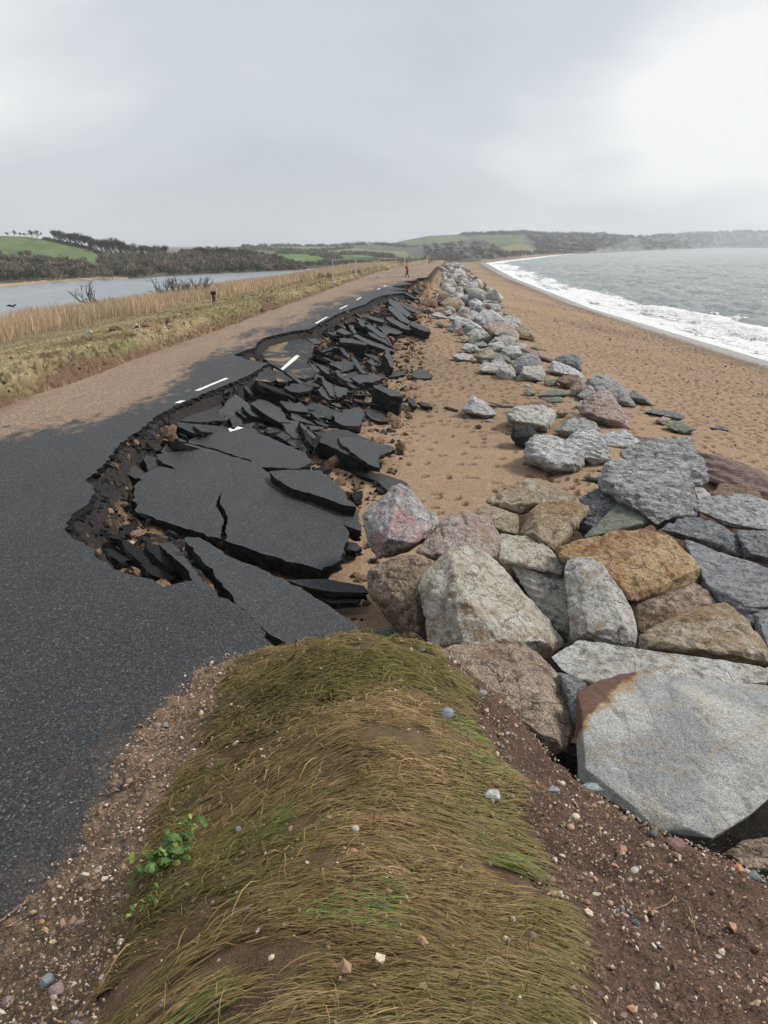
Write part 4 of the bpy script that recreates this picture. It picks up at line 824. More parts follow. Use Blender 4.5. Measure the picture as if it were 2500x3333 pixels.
def rock(fr, s, mat, label, yb=None, yt=None, ridge=None, b=.12, back=.55, group=None, cat='boulder', name='boulder', amp=1.0, strata=0.0, vx=None, sink=.0):
    P = pts(fr, s)
    if group == G2: gx = sum(p[0] for p in P)/len(P); gy = sum(p[1] for p in P)/len(P); P = [(gx+(p[0]-gx)*1.10, gy+(p[1]-gy)*1.10) for p in P]
    xs = [p[0] for p in P]; ys = [p[1] for p in P]; lo = max(range(len(P)), key=lambda i: ys[i])
    if yb is None: yb = rayg(P[lo][0], P[lo][1], 0)[1]
    wpx = max(xs)-min(xs); hpx = max(ys)-min(ys); yc = yb; wm = wpx*yc/2450.0
    if yt is None: yt = yb+.55*min(wm, hpx*yc/2450*2.2)
    if yb < 12: pass
    cx = sum(xs)/len(P); cy = sum(ys)/len(P); V = []; seed = len(ROCKS)+1; r = np.random.default_rng(seed)
    fq = lambda y: (max(ys)-y)/max(hpx, 1e-6); Yd = lambda y: yb+(yt-yb)*fq(y); wd = min(wm, 1.6*hpx*yc/2450)
    for x, y in P: V.append(PY(x, y, Yd(y)))
    if ridge is None:
        for x, y in P:
            k = .70+r.uniform(-.06, .06); x2 = cx+(x-cx)*k; y2 = cy+(y-cy)*k; f2 = fq(y2); V.append(PY(x2, y2+.10*hpx*r.uniform(-.6, 1), Yd(y2)-(b+(.30*(1-abs(2*f2-.9)) if b > .06 else 0))*wd*r.uniform(.6, 1.2)))
    else:
        for q in ridge.split():
            q = [float(t) for t in q.split(',')]; x, y = src(fr, q[0], q[1]); V.append(PY(x, y, Yd(y)-(2.1*q[2]-.03)*wd))
    for k, dp in ((.92, .25), (.78, back)):
        for x, y in P: V.append(PY(cx+(x-cx)*k, cy+(y-cy)*k+(.06*hpx if y > cy else 0), Yd(y)+dp*wd))
    V = np.array(V); V[:, 2] -= sink; c = V.mean(0); c[2] = V[:, 2].min(); bm = chop(hull_bm(V-c), seed+900, 9 if b > .04 and mat != 'block' else 0, .92, .99); size = max(wm, .6*hpx*yc/2450)
    v_ = vx or max(.008, min(size/58, yc*.0018)); me = vox(bm, v_); bm.free(); me.name = name; me.materials.clear(); rough_rock(me, seed, size, amp, strata)
    me.materials.append(RK[mat]); o = link(name, me, None, None, c); ROCKS.append(o); return tag(o, label, cat, group)
G1 = 'boulders of the near rock pile'; G2 = 'boulders scattered on the beach sand'
# nearest rocks
rock('Q', "862,320 960,270 1100,235 1250,262 1500,285 1760,310 1800,500 1760,680 1640,700 1590,830 1430,932 1310,917 1200,902 1090,812 970,742 866,690 860,450", 'block', "huge pale grey quarried block with a flat face and rusty upper left corner", 4.05, 5.35, "885,398,.045 1000,392,.055 1430,378,.065 1560,440,.06 1680,580,.05 900,640,.045 1100,795,.035 1330,890,.035 1580,785,.03", group=G1, amp=.22, back=.5)
rock('Q', "750,176 850,115 1000,125 1300,170 1700,222 1700,300 1400,285 1090,262 960,287 900,290 800,232", 'pgrey', "long flat topped pale grey slab of rock behind the huge quarried block", 5.55, 6.5, "860,150,.0 1000,170,.05 1400,230,.05 1690,270,.03 800,200,.02 930,260,.05", group=G1, amp=.6)
rock('Q', "780,238 850,250 910,290 880,420 858,480 840,330", 'dgrey', "dark grey rock wedged between the brown boulder and the quarried block", 5.0, 5.7, group=G1)
rock('Q', "240,150 430,110 600,95 700,150 800,260 850,370 857,480 832,560 760,597 690,552 650,482 610,380 520,340 390,230", 'brown', "brown mottled boulder beside the grassy bank, left of the huge quarried block", 4.75, 6.25, "640,180,.05 760,300,.06 820,420,.06 780,540,.10 560,280,.02 690,480,.10", group=G1, amp=.8)
rock('N', "300,458 430,335 510,320 560,345 640,410 720,500 790,600 885,705 800,765 600,705 540,700 350,720 345,640 320,540", 'pale', "big pale boulder with a brown stained left face, in the centre of the near pile", 7.2, 8.5, "430,345,.05 420,500,.12 490,580,.20 540,690,.20 700,600,.12 800,720,.12 330,480,.0", group=G1, amp=.75)
rock('N', "625,282 720,288 812,330 850,382 885,420 870,440 720,400 620,386", 'pale', "pale flat boulder just behind the big pale boulder", 8.5, 9.6, group=G1, b=.05)
rock('N', "660,395 700,378 880,430 972,520 940,600 890,702 830,640 720,500", 'pgrey', "ribbed pale boulder leaning on the right of the big pale boulder", 7.7, 9.0, "700,400,.05 940,530,.08 800,560,.06 880,640,.08", group=G1, amp=.8, strata=.8)
rock('N', "300,350 360,288 430,200 500,190 580,220 622,280 652,332 622,386 500,330 420,347 372,382", 'pink', "orange and pink boulder with a pointed top behind the big pale boulder", 9.0, 10.1, "430,215,.05 500,205,.05 370,370,.15 470,320,.18 590,300,.12", group=G1)
rock('N', "90,207 112,180 200,120 215,95 240,86 275,100 330,190 386,242 370,282 300,332 212,366 150,376 110,292", 'red', "white and grey boulder with red streaks, beside the asphalt slabs", 9.5, 10.3, "125,190,.05 200,130,.05 190,300,.22 300,320,.18 370,265,.05 230,130,.10", group=G1)
rock('N', "110,422 150,400 222,365 302,360 362,382 330,450 340,560 352,700 330,722 242,662 182,592 112,502", 'brown', "dark olive brown boulder below the red streaked one", 8.2, 8.9, "150,420,.08 320,400,.1 250,560,.16 300,680,.16 150,500,.08", group=G1)
rock('N', "880,380 910,362 982,370 1032,412 1092,492 1142,582 1156,662 1146,726 1002,702 897,697 920,640 975,530 945,490 870,422", 'pgrey', "rounded pale grey boulder right of the ribbed boulder", 7.1, 8.3, "940,400,.08 1060,500,.15 1110,640,.15 960,660,.15", group=G1, amp=.8)
rock('N', "857,335 960,300 1100,265 1182,260 1282,290 1332,342 1410,405 1392,472 1222,542 1130,552 1088,482 1030,412 960,368 858,372", 'orange', "large flat orange brown boulder on top of the near pile", 7.9, 9.1, "880,345,.03 1095,465,.16 1200,450,.14 1390,415,.10 1100,290,.0 1270,310,.0 1130,540,.14", group=G1, amp=.7)
rock('R', "440,802 480,720 532,655 602,650 702,640 782,670 792,692 722,790 642,862 612,922 560,862 442,822", 'tan', "tan boulder with a flat triangular top behind the large orange boulder", 9.3, 10.4, "535,665,.03 560,770,.15 640,760,.15 770,690,.08 500,800,.18 610,890,.15", group=G1)
rock('R', "265,652 300,620 430,556 490,535 532,560 602,642 660,640 730,632 690,660 532,690 442,712 300,668", 'tan', "tan pyramid shaped boulder at the back of the near pile, next to the sand", 10.5, 11.5, "490,545,.05 480,660,.2 300,655,.1 590,650,.12", group=G1)
rock('R', "202,690 270,665 342,690 437,722 440,822 332,802 312,742 232,722", 'tan', "small pale tan block behind the pointed pink boulder", 9.8, 10.5, group=G1)
rock('R', "730,632 802,600 900,580 982,600 1002,642 942,702 782,850 722,792 792,692", 'dgrey', "dark grey boulder under the green slate slab", 10.3, 11.3, group=G1, strata=.5)
rock('R', "735,838 830,745 932,650 1002,645 1082,670 1102,750 1052,780 900,802", 'green', "smooth green slate slab leaning in front of the big cube shaped boulder", 9.7, 10.8, "950,665,.03 1080,690,.06 1040,760,.12 850,790,.08", group=G1, amp=.5)
rock('R', "822,542 850,490 882,445 980,440 1102,446 1202,440 1272,462 1300,620 1314,720 1202,742 1122,792 1080,742 1000,660 900,600 822,590", 'grey', "big cube shaped grey boulder with white veins at the back of the near pile", 10.2, 11.7, "900,470,.02 1180,470,.04 1160,700,.2 1240,720,.15 1250,500,.08 860,560,.12 1040,620,.2 1110,760,.2", group=G1, amp=1.1, strata=.6)
rock('R', "1300,652 1362,625 1552,608 1700,660 1700,800 1502,782 1450,772 1322,702", 'grey', "flat topped blue grey boulder at the right edge, beside the cube shaped one", 9.7, 11.2, "1500,690,.15 1680,690,.1 1500,770,.15 1330,665,.05", group=G1)
rock('N', "1238,262 1342,215 1442,235 1562,290 1562,372 1442,337 1332,302", 'dgrey', "dark slaty boulder behind the smooth lavender grey boulder", 9.1, 10.1, group=G1, strata=.8)
rock('N', "1530,270 1720,268 1720,412 1572,372", 'dgrey', "dark blue grey rock at the right edge above the smooth lavender grey boulder", 8.7, 9.6, group=G1, strata=.8)
rock('N', "1330,302 1422,330 1562,380 1720,440 1720,600 1602,592 1560,642 1402,502 1410,412", 'lav', "smooth lavender grey boulder right of the large orange boulder", 7.5, 9.1, "1420,345,.05 1420,470,.15 1580,560,.16 1700,560,.1 1560,400,.05", group=G1, amp=.7, strata=.5)
rock('N', "1125,550 1302,490 1372,462 1442,500 1467,547 1352,602 1160,672", 'brown', "grey brown boulder under the front of the large orange boulder", 7.3, 8.2, group=G1)
rock('N', "1155,672 1252,620 1352,590 1442,545 1502,548 1562,592 1602,682 1680,740 1700,800 1522,772 1392,752 1150,727", 'tan', "triangular tan boulder above the long flat topped slab", 6.4, 7.5, "1450,560,.05 1500,740,.2 1650,760,.15 1250,700,.15", group=G1)
rock('N', "1600,592 1720,550 1720,760 1660,730 1612,660", 'lav', "pale lavender rock at the right edge beside the triangular tan boulder", 6.7, 7.6, group=G1)
rock('Q', "1460,1002 1552,940 1700,915 1720,1080 1560,1062", 'brown', "brown rock at the lower right corner below the huge quarried block", 3.9, 4.4, group=G1)
rock('R', "0,700 30,705 45,760 20,800 -20,790", 'white', "small white rock behind the pointed pink boulder", 9.9, 10.3, group=G1)
rock('R', "590,600 625,588 690,612 620,622", 'grey', "small grey rock just behind the tan pyramid boulder", 11.6, 12.0, group=G1)
rock('R', "1365,622 1422,562 1540,565 1622,602 1642,650 1540,620 1402,632", 'rust', "flat dark brown rock behind the blue grey boulder", 11.2, 12.2, group=G1)
rock('R', "1295,582 1342,585 1387,632 1312,660", 'white', "white chip of rock between the cube boulder and the flat dark brown rock", 10.9, 11.4, group=G1)
# middle distance, on the sand
G2 = 'boulders scattered on the beach sand'
def R2(s, mat, label, fr='R', **k): return rock(fr, s, mat, label, group=G2, **k)
R2("470,420 480,370 510,330 602,335 702,370 747,400 742,470 702,502 612,507 480,452", 'white', "large white streaked boulder in front of the black asphalt lump", strata=.8, ridge="510,345,.0 700,385,.05 680,470,.2 520,430,.2 620,490,.2")
R2("400,332 412,280 480,275 532,327 480,392 422,367", 'black', "rough black lump of asphalt among the pale boulders", name='asphalt_lump', cat='asphalt lump')
R2("383,217 442,185 542,180 612,205 602,262 572,305 432,272 390,252", 'pgrey', "broad pale boulder behind the black asphalt lump", ridge="440,200,.0 600,220,.05 560,280,.2 420,255,.2")
R2("160,198 212,140 262,160 322,222 272,240 170,207", 'white', "lone white wedge shaped boulder on the sand near the asphalt pieces")
R2("620,302 682,250 762,245 802,262 832,302 702,335 642,322", 'grey', "grey boulder with a flat top behind the white streaked boulder")
R2("670,352 722,312 802,300 842,322 882,442 802,467 747,442 742,392", 'white', "streaked white boulder with steep sides, right of the large white streaked one", strata=.7)
R2("690,235 735,222 775,235 760,262 700,255", 'pink', "small pinkish boulder on top of the flat topped grey one")
R2("730,202 762,160 832,115 882,125 922,190 962,232 972,287 872,285 802,252", 'pink', "tall pink grey boulder in front of the blue grey boulder", strata=.6, ridge="820,130,.03 860,250,.22 940,260,.15 770,210,.12")
R2("770,90 782,58 842,28 892,40 962,110 997,182 922,178 882,125 822,115", 'grey', "large blue grey boulder standing behind the tall pink grey one")
R2("970,132 1002,108 1062,150 1087,182 1012,164", 'dgrey', "low dark slab of rock right of the large blue grey boulder")
R2("840,322 952,305 1032,362 1002,392 922,392 862,372", 'white', "white veined low boulder left of the leaning dark grey one", strata=.6)
R2("945,432 1012,370 1150,352 1272,352 1302,402 1352,492 1357,547 1292,572 1270,470 1182,450 1040,440", 'grey', "leaning dark grey boulder with white veins behind the cube shaped one", strata=.7, yb=12.6, yt=14.0, ridge="1020,385,.0 1260,370,.06 1200,450,.10 1330,520,.08 1275,480,.10 1010,430,.05")
R2("1310,405 1452,440 1562,480 1700,552 1700,650 1502,592 1362,542", 'slabpink', "long pink slab of rock half sunk in the sand at the right", amp=.4, strata=.5, b=.03)
R2("985,325 1112,340 1085,370 1032,358", 'slabpink', "short pink slab of rock left of the long pink slab", amp=.4)
R2("1050,212 1122,195 1222,220 1237,250 1150,232", 'dgrey', "curved dark slab of rock lying alone on the sand", amp=.6)
R2("1105,257 1142,235 1182,245 1152,277", 'pink', "small pink rock in front of the curved dark slab")
R2("1150,272 1212,258 1302,297 1252,320 1190,302", 'green', "greenish low rock beside the small pink rock")
R2("1365,287 1442,280 1472,305 1422,302", 'dgrey', "small flat grey rock alone at the far right of the sand", amp=.5)
R2("712,182 742,155 767,170 732,197", 'white', "small round white rock left of the tall pink grey boulder")
R2("725,132 782,80 822,115 772,162", 'red', "white and rust boulder in front of the large blue grey one")
R2("685,132 692,95 732,45 792,60 772,92 712,137", 'pink', "peach coloured boulder left of the large blue grey one")
R2("530,132 582,108 642,100 682,122 652,135 560,142", 'green', "upper flat green rock of a stacked pair on the sand", amp=.5)
R2("545,146 640,137 657,162 572,167", 'green', "lower flat green rock of a stacked pair on the sand", amp=.5)
R2("455,112 480,106 520,122 480,135", 'green', "flat greenish stone half buried in front of the far boulders", amp=.5)
R2("480,182 500,160 560,155 590,185 540,182", 'slabpink', "thin pink slab barely showing above the sand", amp=.4)
R2("620,222 640,198 680,215 650,240", 'brown', "small brown rock right of the broad pale boulder")
R2("820,495 850,488 880,498 840,508", 'grey', "small grey stone beside the white streaked boulder, by the cube")
R2("750,532 800,535 850,545 830,560 780,548", 'black', "black asphalt sliver in front of the cube shaped boulder", name='asphalt_lump', cat='asphalt lump')
m = lambda s, mat, label, **k: R2(s, mat, label, fr='M', **k)
m("1050,660 1112,635 1192,632 1222,690 1227,737 1192,747 1112,692", 'dgrey', "rounded dark grey boulder behind the long white one")
m("1013,752 1042,675 1102,690 1202,742 1247,777 1242,797 1102,772", 'white', "long white boulder lying in front of the rounded dark grey one")
m("1060,802 1112,775 1202,770 1222,802 1152,862 1090,832", 'rust', "low rusty brown rock under the long white boulder")
m("570,442 602,415 682,408 762,440 802,492 797,565 742,522 622,502", 'pink', "largest pinkish boulder in the middle of the rock line", ridge="600,425,.0 700,420,.0 780,490,.15 640,490,.2 790,540,.2")
m("508,382 562,335 622,330 682,370 702,402 602,422 570,432", 'white', "white grey boulder behind the largest pinkish boulder")
m("680,382 742,365 802,395 824,432 752,432 702,412", 'white', "striped white boulder right of the white grey one", strata=.8)
m("780,452 852,435 912,502 917,540 812,517", 'tan', "low tan rock on the sea side of the largest pinkish boulder")
m("765,690 832,632 902,618 942,660 957,712 832,722 802,772 762,775", 'grey', "upright grey boulder behind the square faced one")
m("818,762 842,715 962,710 987,772 962,807 872,802", 'pgrey', "square faced grey boulder at the front of the rock line")
m("538,742 572,690 642,685 762,722 752,767 622,757", 'pgrey', "pale low boulder left of the square faced one")
m("508,642 602,600 682,620 752,660 762,692 642,682 560,692", 'green', "olive streaked boulder behind the pale low boulder")
m("690,602 742,575 802,578 827,632 772,662 722,632", 'white', "small white boulder on top of the rock line behind the upright grey one")
m("600,562 692,540 714,592 642,612", 'white', "white angular rock below the largest pinkish boulder")
m("520,602 602,580 642,602 532,642", 'tan', "flat tan rock left of the white angular rock")
m("410,592 452,555 522,570 532,602 482,622", 'white', "white rock at the left edge of the rock line")
m("500,562 562,540 607,572 532,582", 'grey', "grey rock behind the white rock at the left edge")
m("352,642 432,620 502,640 482,677 402,672", 'white', "flat white rock on the sand, leftmost of the rock line", amp=.7)
m("380,462 422,455 442,502 402,492", 'rust', "small rusty brown wedge of rock left of the rock line")
m("400,512 442,500 482,542 432,547", 'tan', "small tan rock below the rusty wedge")
m("460,492 512,460 622,480 622,522 502,532", 'pgrey', "pale boulder left of the largest pinkish one")
m("308,462 342,445 387,465 372,482", 'dgrey', "small blue grey rock alone on the sand left of the rusty wedge")
m("820,592 882,588 982,640 1052,665 1022,682 902,642", 'slabpink', "flat pink slab right of the small white boulder", amp=.5)
m("880,582 922,570 992,605 942,602", 'green', "flat olive slab behind the flat pink slab", amp=.5)
m("138,282 182,250 252,260 257,312 202,312", 'rust', "reddish brown boulder at the left end of the row, by the leaning slabs")
m("240,272 312,240 312,290 272,302", 'maroon', "dark maroon boulder right of the reddish brown one")
m("280,282 322,250 402,245 432,290 422,332 332,337", 'tan', "large rounded tan boulder in front of the far heap")
m("400,342 422,305 482,320 502,372 422,372", 'pgrey', "grey boulder right of the large rounded tan one")
m("330,382 382,370 482,400 562,457 482,432 402,432", 'white', "long striped white boulder in front of the far heap", strata=.8)
m("240,422 272,405 302,430 272,447", 'green', "pale green stone on the sand near the leaning slabs")
m("218,362 262,345 302,370 322,387 250,377", 'white', "cluster-end white stone beside the pale green one")
m("490,312 542,300 582,332 522,372", 'dgrey', "blue green boulder behind the white grey boulder")
m("430,272 522,270 562,300 482,302", 'tan', "low tan boulder behind the blue green one")
m("610,272 652,265 702,312 622,317", 'dgrey', "dark green grey rock on the sea side of the row")
m("590,212 632,210 642,230 600,230", 'dgrey', "small dark rock on the sea side, farther off")
m("510,262 562,245 602,272 542,282", 'dgrey', "dark grey rock behind the low tan boulder")
m("690,347 742,325 757,362 712,367", 'tan', "small tan rock behind the striped white boulder")
m("158,332 197,325 232,347 190,354", 'black', "black asphalt lump on the sand by the leaning slabs", name='asphalt_lump', cat='asphalt lump')
m("840,832 872,828 887,847 850,850", 'pgrey', "tiny pale stone on the sand left of the flat green pair")
m("975,802 1052,798 1072,842 990,842", 'green', "green grey rock between the square faced boulder and the rusty one")
m("590,947 642,953 782,980 702,987", 'grey', "thin grey slab behind the lone white wedge boulder", amp=.4)
m("580,1072 622,1065 647,1087 600,1087", 'grey', "small grey stone in front of the lone white wedge boulder")
m("508,1112 542,1103 560,1120 530,1130", 'black', "small black asphalt stone alone on the sand", name='asphalt_lump', cat='asphalt lump')
m("300,340 340,330 352,360 312,366", 'white', "white stone left of the grey boulder in front of the far heap")
m("640,520 720,500 780,520 770,580 700,600 660,560", 'pgrey', "grey white block under the front of the largest pinkish boulder")
# the far heap: boulders tipped beside the end of the road
r = np.random.default_rng(99); PROTO = []
for k in range(14):
    bm = bmesh.new(); P = r.normal(0, 1, (15, 3)); P /= np.linalg.norm(P, axis=1)[:, None]; P *= r.uniform(.75, 1.05, (15, 1)); P *= np.array((.62, .48, .40)); bm.free(); bm = chop(hull_bm(P), 700+k, 12, .8, .95)
    me = vox(bm, .06); bm.free(); rough_rock(me, 300+k, 1.1, .9, .4 if k % 3 == 0 else 0); me.name = 'boulder'; me.materials.clear()
    me.materials.append(RK[('white', 'pgrey', 'grey', 'green', 'white', 'tan', 'pgrey', 'grey', 'dgrey', 'pale', 'white', 'pgrey', 'green', 'rust')[k]]); PROTO.append(me)
def heap_z(s, Y):
    top = -.25+drop(Y)*.9; g = gz(XC(Y)+s, Y); c = 7.0; hw = 3.6; t = np.clip(1-(np.abs(s-c)/hw)**2.0, 0, 1); return np.maximum(g+(top-g)*t*sst(56, 82, Y), g)
def heap(n, y0, y1, s0, s1, big, label, group, seed, stuff=False):
    r = np.random.default_rng(seed); VV, FF, MM, nv = [], [], [], 0
    for i in range(n):
        Y = math.exp(r.uniform(math.log(y0), math.log(y1))); s = r.triangular(s0, .5*(s0+s1), s1); z = float(heap_z(np.array(s), np.array(Y)))
        k = float(np.clip(r.lognormal(math.log(big), .32), .35, 1.9)); o = link('boulder', PROTO[r.integers(len(PROTO))], None, None, (float(XC(Y))+s, Y, z+.12*k))
        o.scale = (k*r.uniform(.8, 1.2), k*r.uniform(.8, 1.2), k*r.uniform(.8, 1.15)); o.rotation_euler = (r.normal(0, .35), r.normal(0, .35), r.uniform(0, 6.28)); tag(o, label, 'boulder', group)
        if stuff:                                                   # the farthest stones, past 300 of a kind: one object
            me = o.data; m_ = Matrix.LocRotScale(o.location, o.rotation_euler, o.scale); c = np.empty(len(me.vertices)*3, np.float32); me.vertices.foreach_get('co', c); A_ = np.array(m_)
            VV.append(c.reshape(-1, 3)@A_[:3, :3].T+A_[:3, 3]); q = np.empty(len(me.loops), np.int32); me.loops.foreach_get('vertex_index', q); FF.append(q.reshape(-1, 4)+nv); MM += [PROTO.index(me)]*len(me.polygons); nv += len(c)//3; bpy.data.objects.remove(o)
    if stuff: tag(link('far_boulders', mesh_np('far_boulders', np.concatenate(VV), np.concatenate(FF), True, [p.materials[0] for p in PROTO], MM)), label, 'boulders', None, 'stuff')
heap(30, 29, 47, 6.8, 10.4, .72, "one of the pale boulders filling the middle of the rock line on the sand", 'pale boulders along the middle of the rock line', 15)
heap(54, 45, 62, 5.6, 10.6, .85, "one of the grey and white boulders along the near foot of the far rock heap", 'boulders at the near foot of the far heap', 5)
heap(112, 60, 100, 4.2, 11.0, 1.0, "one of the grey green boulders piled high beside the end of the road", 'boulders piled beside the end of the road', 6)
heap(90, 98, 260, 3.6, 10.2, 1.15, "small looking boulders far along the rock heap towards the hills", None, 7, True)
# ------------------------------------------------------------------ hills, woods and houses beyond the water
def line(fr, s): P = np.array(pts(fr, s)); return P[:, 0], P[:, 1]
class Hill:
    def __init__(h, name, fr, base, crest, ycrest, cols, default, zb=-4.0, ymax=2600.0, p=1.0, var=.18, step=3.0):
        bx, by = line(fr, base); cx_, cy_ = line(fr, crest); x0 = max(bx[0], cx_[0]); x1 = min(bx[-1], cx_[-1]); h.x = np.arange(x0, x1, step); h.by = np.interp(h.x, bx, by); h.cy = np.minimum(np.interp(h.x, cx_, cy_), h.by-1)
        b = np.array([ray(x, y)[1] for x, y in zip(h.x, h.by)]); h.Yb = np.where(b < -1e-4, np.minimum((zb-CAMZ)/np.minimum(b, -1e-4), ymax), ymax); yx = np.array([src(fr, q[0], 0)[0] for q in ycrest]); h.Yc = np.maximum(np.interp(h.x, yx, [q[1] for q in ycrest]), h.Yb*1.12); h.p = p
        nv = 46; v = np.linspace(0, 1, nv); V = []; PX = []
        for a in v:
            py = h.by+(h.cy-h.by)*a; Y = h.Yb*(h.Yc/h.Yb)**(a**p); r = np.array([ray(x, y) for x, y in zip(h.x, py)]); V.append(np.c_[r[:, 0]*Y, Y, CAMZ+r[:, 1]*Y]); PX.append(np.c_[h.x, py])
        lowv = V[0].copy(); lowv[:, 2] -= 2; lowv[:, 1] -= 1; V = [lowv]+V; PX = [PX[0]]+PX
        for k, dz in ((1.12, 1.5), (1.4, 14)):
            q = V[nv].copy(); q[:, :2] *= k; q[:, 2] -= dz*q[:, 1]/600; V.append(q); PX.append(PX[nv])
        n = len(h.x); V = np.concatenate(V); PX = np.concatenate(PX); col = np.zeros((len(V), 3))+np.array(default); sh = 2.2*fbm(PX[:, 0]*.05, PX[:, 1]*.12, 0, 3, 5)
        for f2, s, c in cols: P = np.array(pts(f2, s)); m = inpoly(PX[:, 0]+sh, PX[:, 1]+.6*sh, P); col[m] = c
        nz = fbm(PX[:, 0]*.03, PX[:, 1]*.09, 0, 4, 9)[:, None]; col = np.clip(col*(1+var*2*nz), .005, 1)
        V[:, 2] += np.abs(fbm(V[:, 0]*.03, V[:, 1]*.02, 0, 3, 3))*.25
        tag(link(name, mesh_np(name, V, grid_faces(len(V)//n, n), True, col=col), M['vcol']), kind='structure')
    def at(h, px, py):
        by = np.interp(px, h.x, h.by); cy = np.interp(px, h.x, h.cy); a = np.clip((py-by)/(cy-by), 0, 1); yb = np.interp(px, h.x, h.Yb); yc = np.interp(px, h.x, h.Yc); Y = yb*(yc/yb)**(a**h.p); p2 = by+(cy-by)*a
        rx, rz = ray(np.asarray(px), np.asarray(p2)); return np.c_[rx*Y, Y, CAMZ+rz*Y]
G_, W_ = (.100, .135, .050), (.085, .075, .060)
HL = Hill('wooded_hill', 'A', "-500,408 0,384 250,363 500,348 690,346 850,334 1100,320 1400,306 1650,296", "-500,108 0,112 150,118 280,140 400,166 470,182 560,216 700,226 910,229 980,227 1240,236 1400,240 1560,262 1655,292",
  ((-500, 340), (0, 335), (900, 330), (1400, 320), (1650, 300)), [('A', "-500,90 0,112 150,116 280,143 430,176 572,232 570,262 530,292 510,288 450,264 300,250 200,226 0,214 -500,214", G_), ('A', "790,232 850,232 850,240 790,246", G_), ('A', "-500,376 0,374 250,352 500,338 690,336 690,350 0,388 -500,410", (.33, .23, .125)), ('A', "500,300 560,300 640,330 520,335", (.11, .075, .055))], W_)
HM = Hill('field_hill', 'B', "60,322 350,318 600,312 900,300 1200,286 1400,280 1660,271 1800,264", "60,178 330,166 480,168 640,168 850,168 980,161 1100,160 1200,170 1400,190 1660,215 1800,236", ((60, 700), (600, 1000), (1200, 900), (1660, 700), (1800, 560)),
  [('B', "380,219 620,221 832,263 700,284 590,294 430,288 390,250", (.090, .155, .042)), ('B', "770,229 1000,226 1172,254 1000,274 850,264", (.090, .15, .042)), ('B', "345,180 480,176 800,176 780,195 620,205 360,196", (.145, .17, .075)), ('B', "800,196 930,180 1120,200 1400,210 1660,236 1660,252 1350,253 1200,241 1000,222 850,222", (.14, .165, .078)), ('B', "620,206 780,197 840,222 640,220", (.105, .125, .06)),
   ('B', "60,330 400,292 700,292 860,272 1180,264 1400,262 1660,258 1810,252 1810,290 60,340", (.062, .060, .045))], (.088, .095, .058), -3.55)
HH = Hill('headland', 'C', "-420,264 -200,252 100,241 180,240 400,217 700,207 1000,192 1250,181 1660,167 2300,160", "-420,168 -330,142 -180,113 0,104 100,98 200,93 340,90 400,95 500,99 700,100 780,98 830,107 950,117 1080,107 1200,98 1290,95 1400,91 1560,88 1660,89 2300,92",
  ((-420, 1300), (0, 1250), (400, 1300), (800, 1500), (1100, 2000), (1300, 2600), (2300, 3200)), [('C', "-330,142 -180,114 0,110 60,130 -60,152 -250,160", (.105, .13, .06)), ('C', "60,116 200,108 340,118 345,142 220,160 120,142", (.10, .13, .058)), ('C', "205,176 330,150 395,178 392,202 260,196", (.175, .165, .075)), ('C', "120,185 190,180 190,200 130,205", (.09, .14, .05)),
   ('C', "690,204 700,184 720,196 760,180 775,192 800,172 820,190 860,176 880,192 930,162 950,180 962,168 985,188 1000,192", (.20, .18, .165)), ('C', "1000,193 1060,186 1090,190 1130,179 1190,184 1250,182", (.17, .155, .14)), ('C', "1430,112 1640,104 1640,122 1480,126", (.12, .14, .075)), ('C', "300,226 1000,196 1000,190 700,205 400,215", (.26, .2, .14))], (.082, .080, .066))
def crowns(name, label, P, R, cols, seed, nt=110, tw=(1.1, 2.0), w=.17, squash=.8):
    r = np.random.default_rng(seed); n = len(P); R = np.asarray(R)[:, None]
    d = r.normal(0, 1, (n, nt, 3)); d /= np.linalg.norm(d, axis=2)[..., None]; rad = r.uniform(.35, 1.0, (n, nt))**.6; lump = 1+.25*np.sin(d[..., 0]*5+r.uniform(0, 6, (n, 1)))*np.cos(d[..., 2]*4+r.uniform(0, 6, (n, 1)))
    d[..., 2] = np.abs(d[..., 2])*1.15-.25; c = P[:, None]+d*(rad*lump*R)[..., None]*np.array((1, 1, squash)); dr = d*.9+r.normal(0, .55, (n, nt, 3)); dr[..., 2] += .5; dr /= np.linalg.norm(dr, axis=2)[..., None]
    L = r.uniform(*tw, (n, nt))[..., None]*R[..., None]/3.0; pr = r.normal(0, 1, (n, nt, 3)); pr = np.cross(dr, pr); pr /= np.linalg.norm(pr, axis=2)[..., None]+1e-6; w_ = w*R[..., None]/2.5
    V = np.stack([c-pr*w_-dr*L*.5, c+pr*w_-dr*L*.5, c+dr*L*.5], 2).reshape(-1, 3); F = np.arange(len(V)).reshape(-1, 3); C = np.repeat(np.asarray(cols), nt*3, 0)*np.repeat(r.uniform(.82, 1.2, n*nt), 3)[:, None]
    return tag(link(name, mesh_np(name, V, F, False, col=np.clip(C, .004, 1)), M['vcol']), label, 'woodland', None, 'stuff')
def sample(fr, s, n, r):
    P = np.array(pts(fr, s)); x0, y0 = P.min(0); x1, y1 = P.max(0); X = r.uniform(x0, x1, n*6); Y = r.uniform(y0, y1, n*6); k = inpoly(X, Y, P); return X[k][:n], Y[k][:n]
r = np.random.default_rng(12)
def palette(n, r, ever=.22):
    a = r.uniform(0, 1, n); c = np.where(a[:, None] < ever, np.array((.060, .070, .042)), np.where(a[:, None] < .65, np.array((.150, .125, .098)), np.array((.19, .155, .118)))); return c*r.uniform(.75, 1.2, (n, 1))
PX_, PY_ = [], []
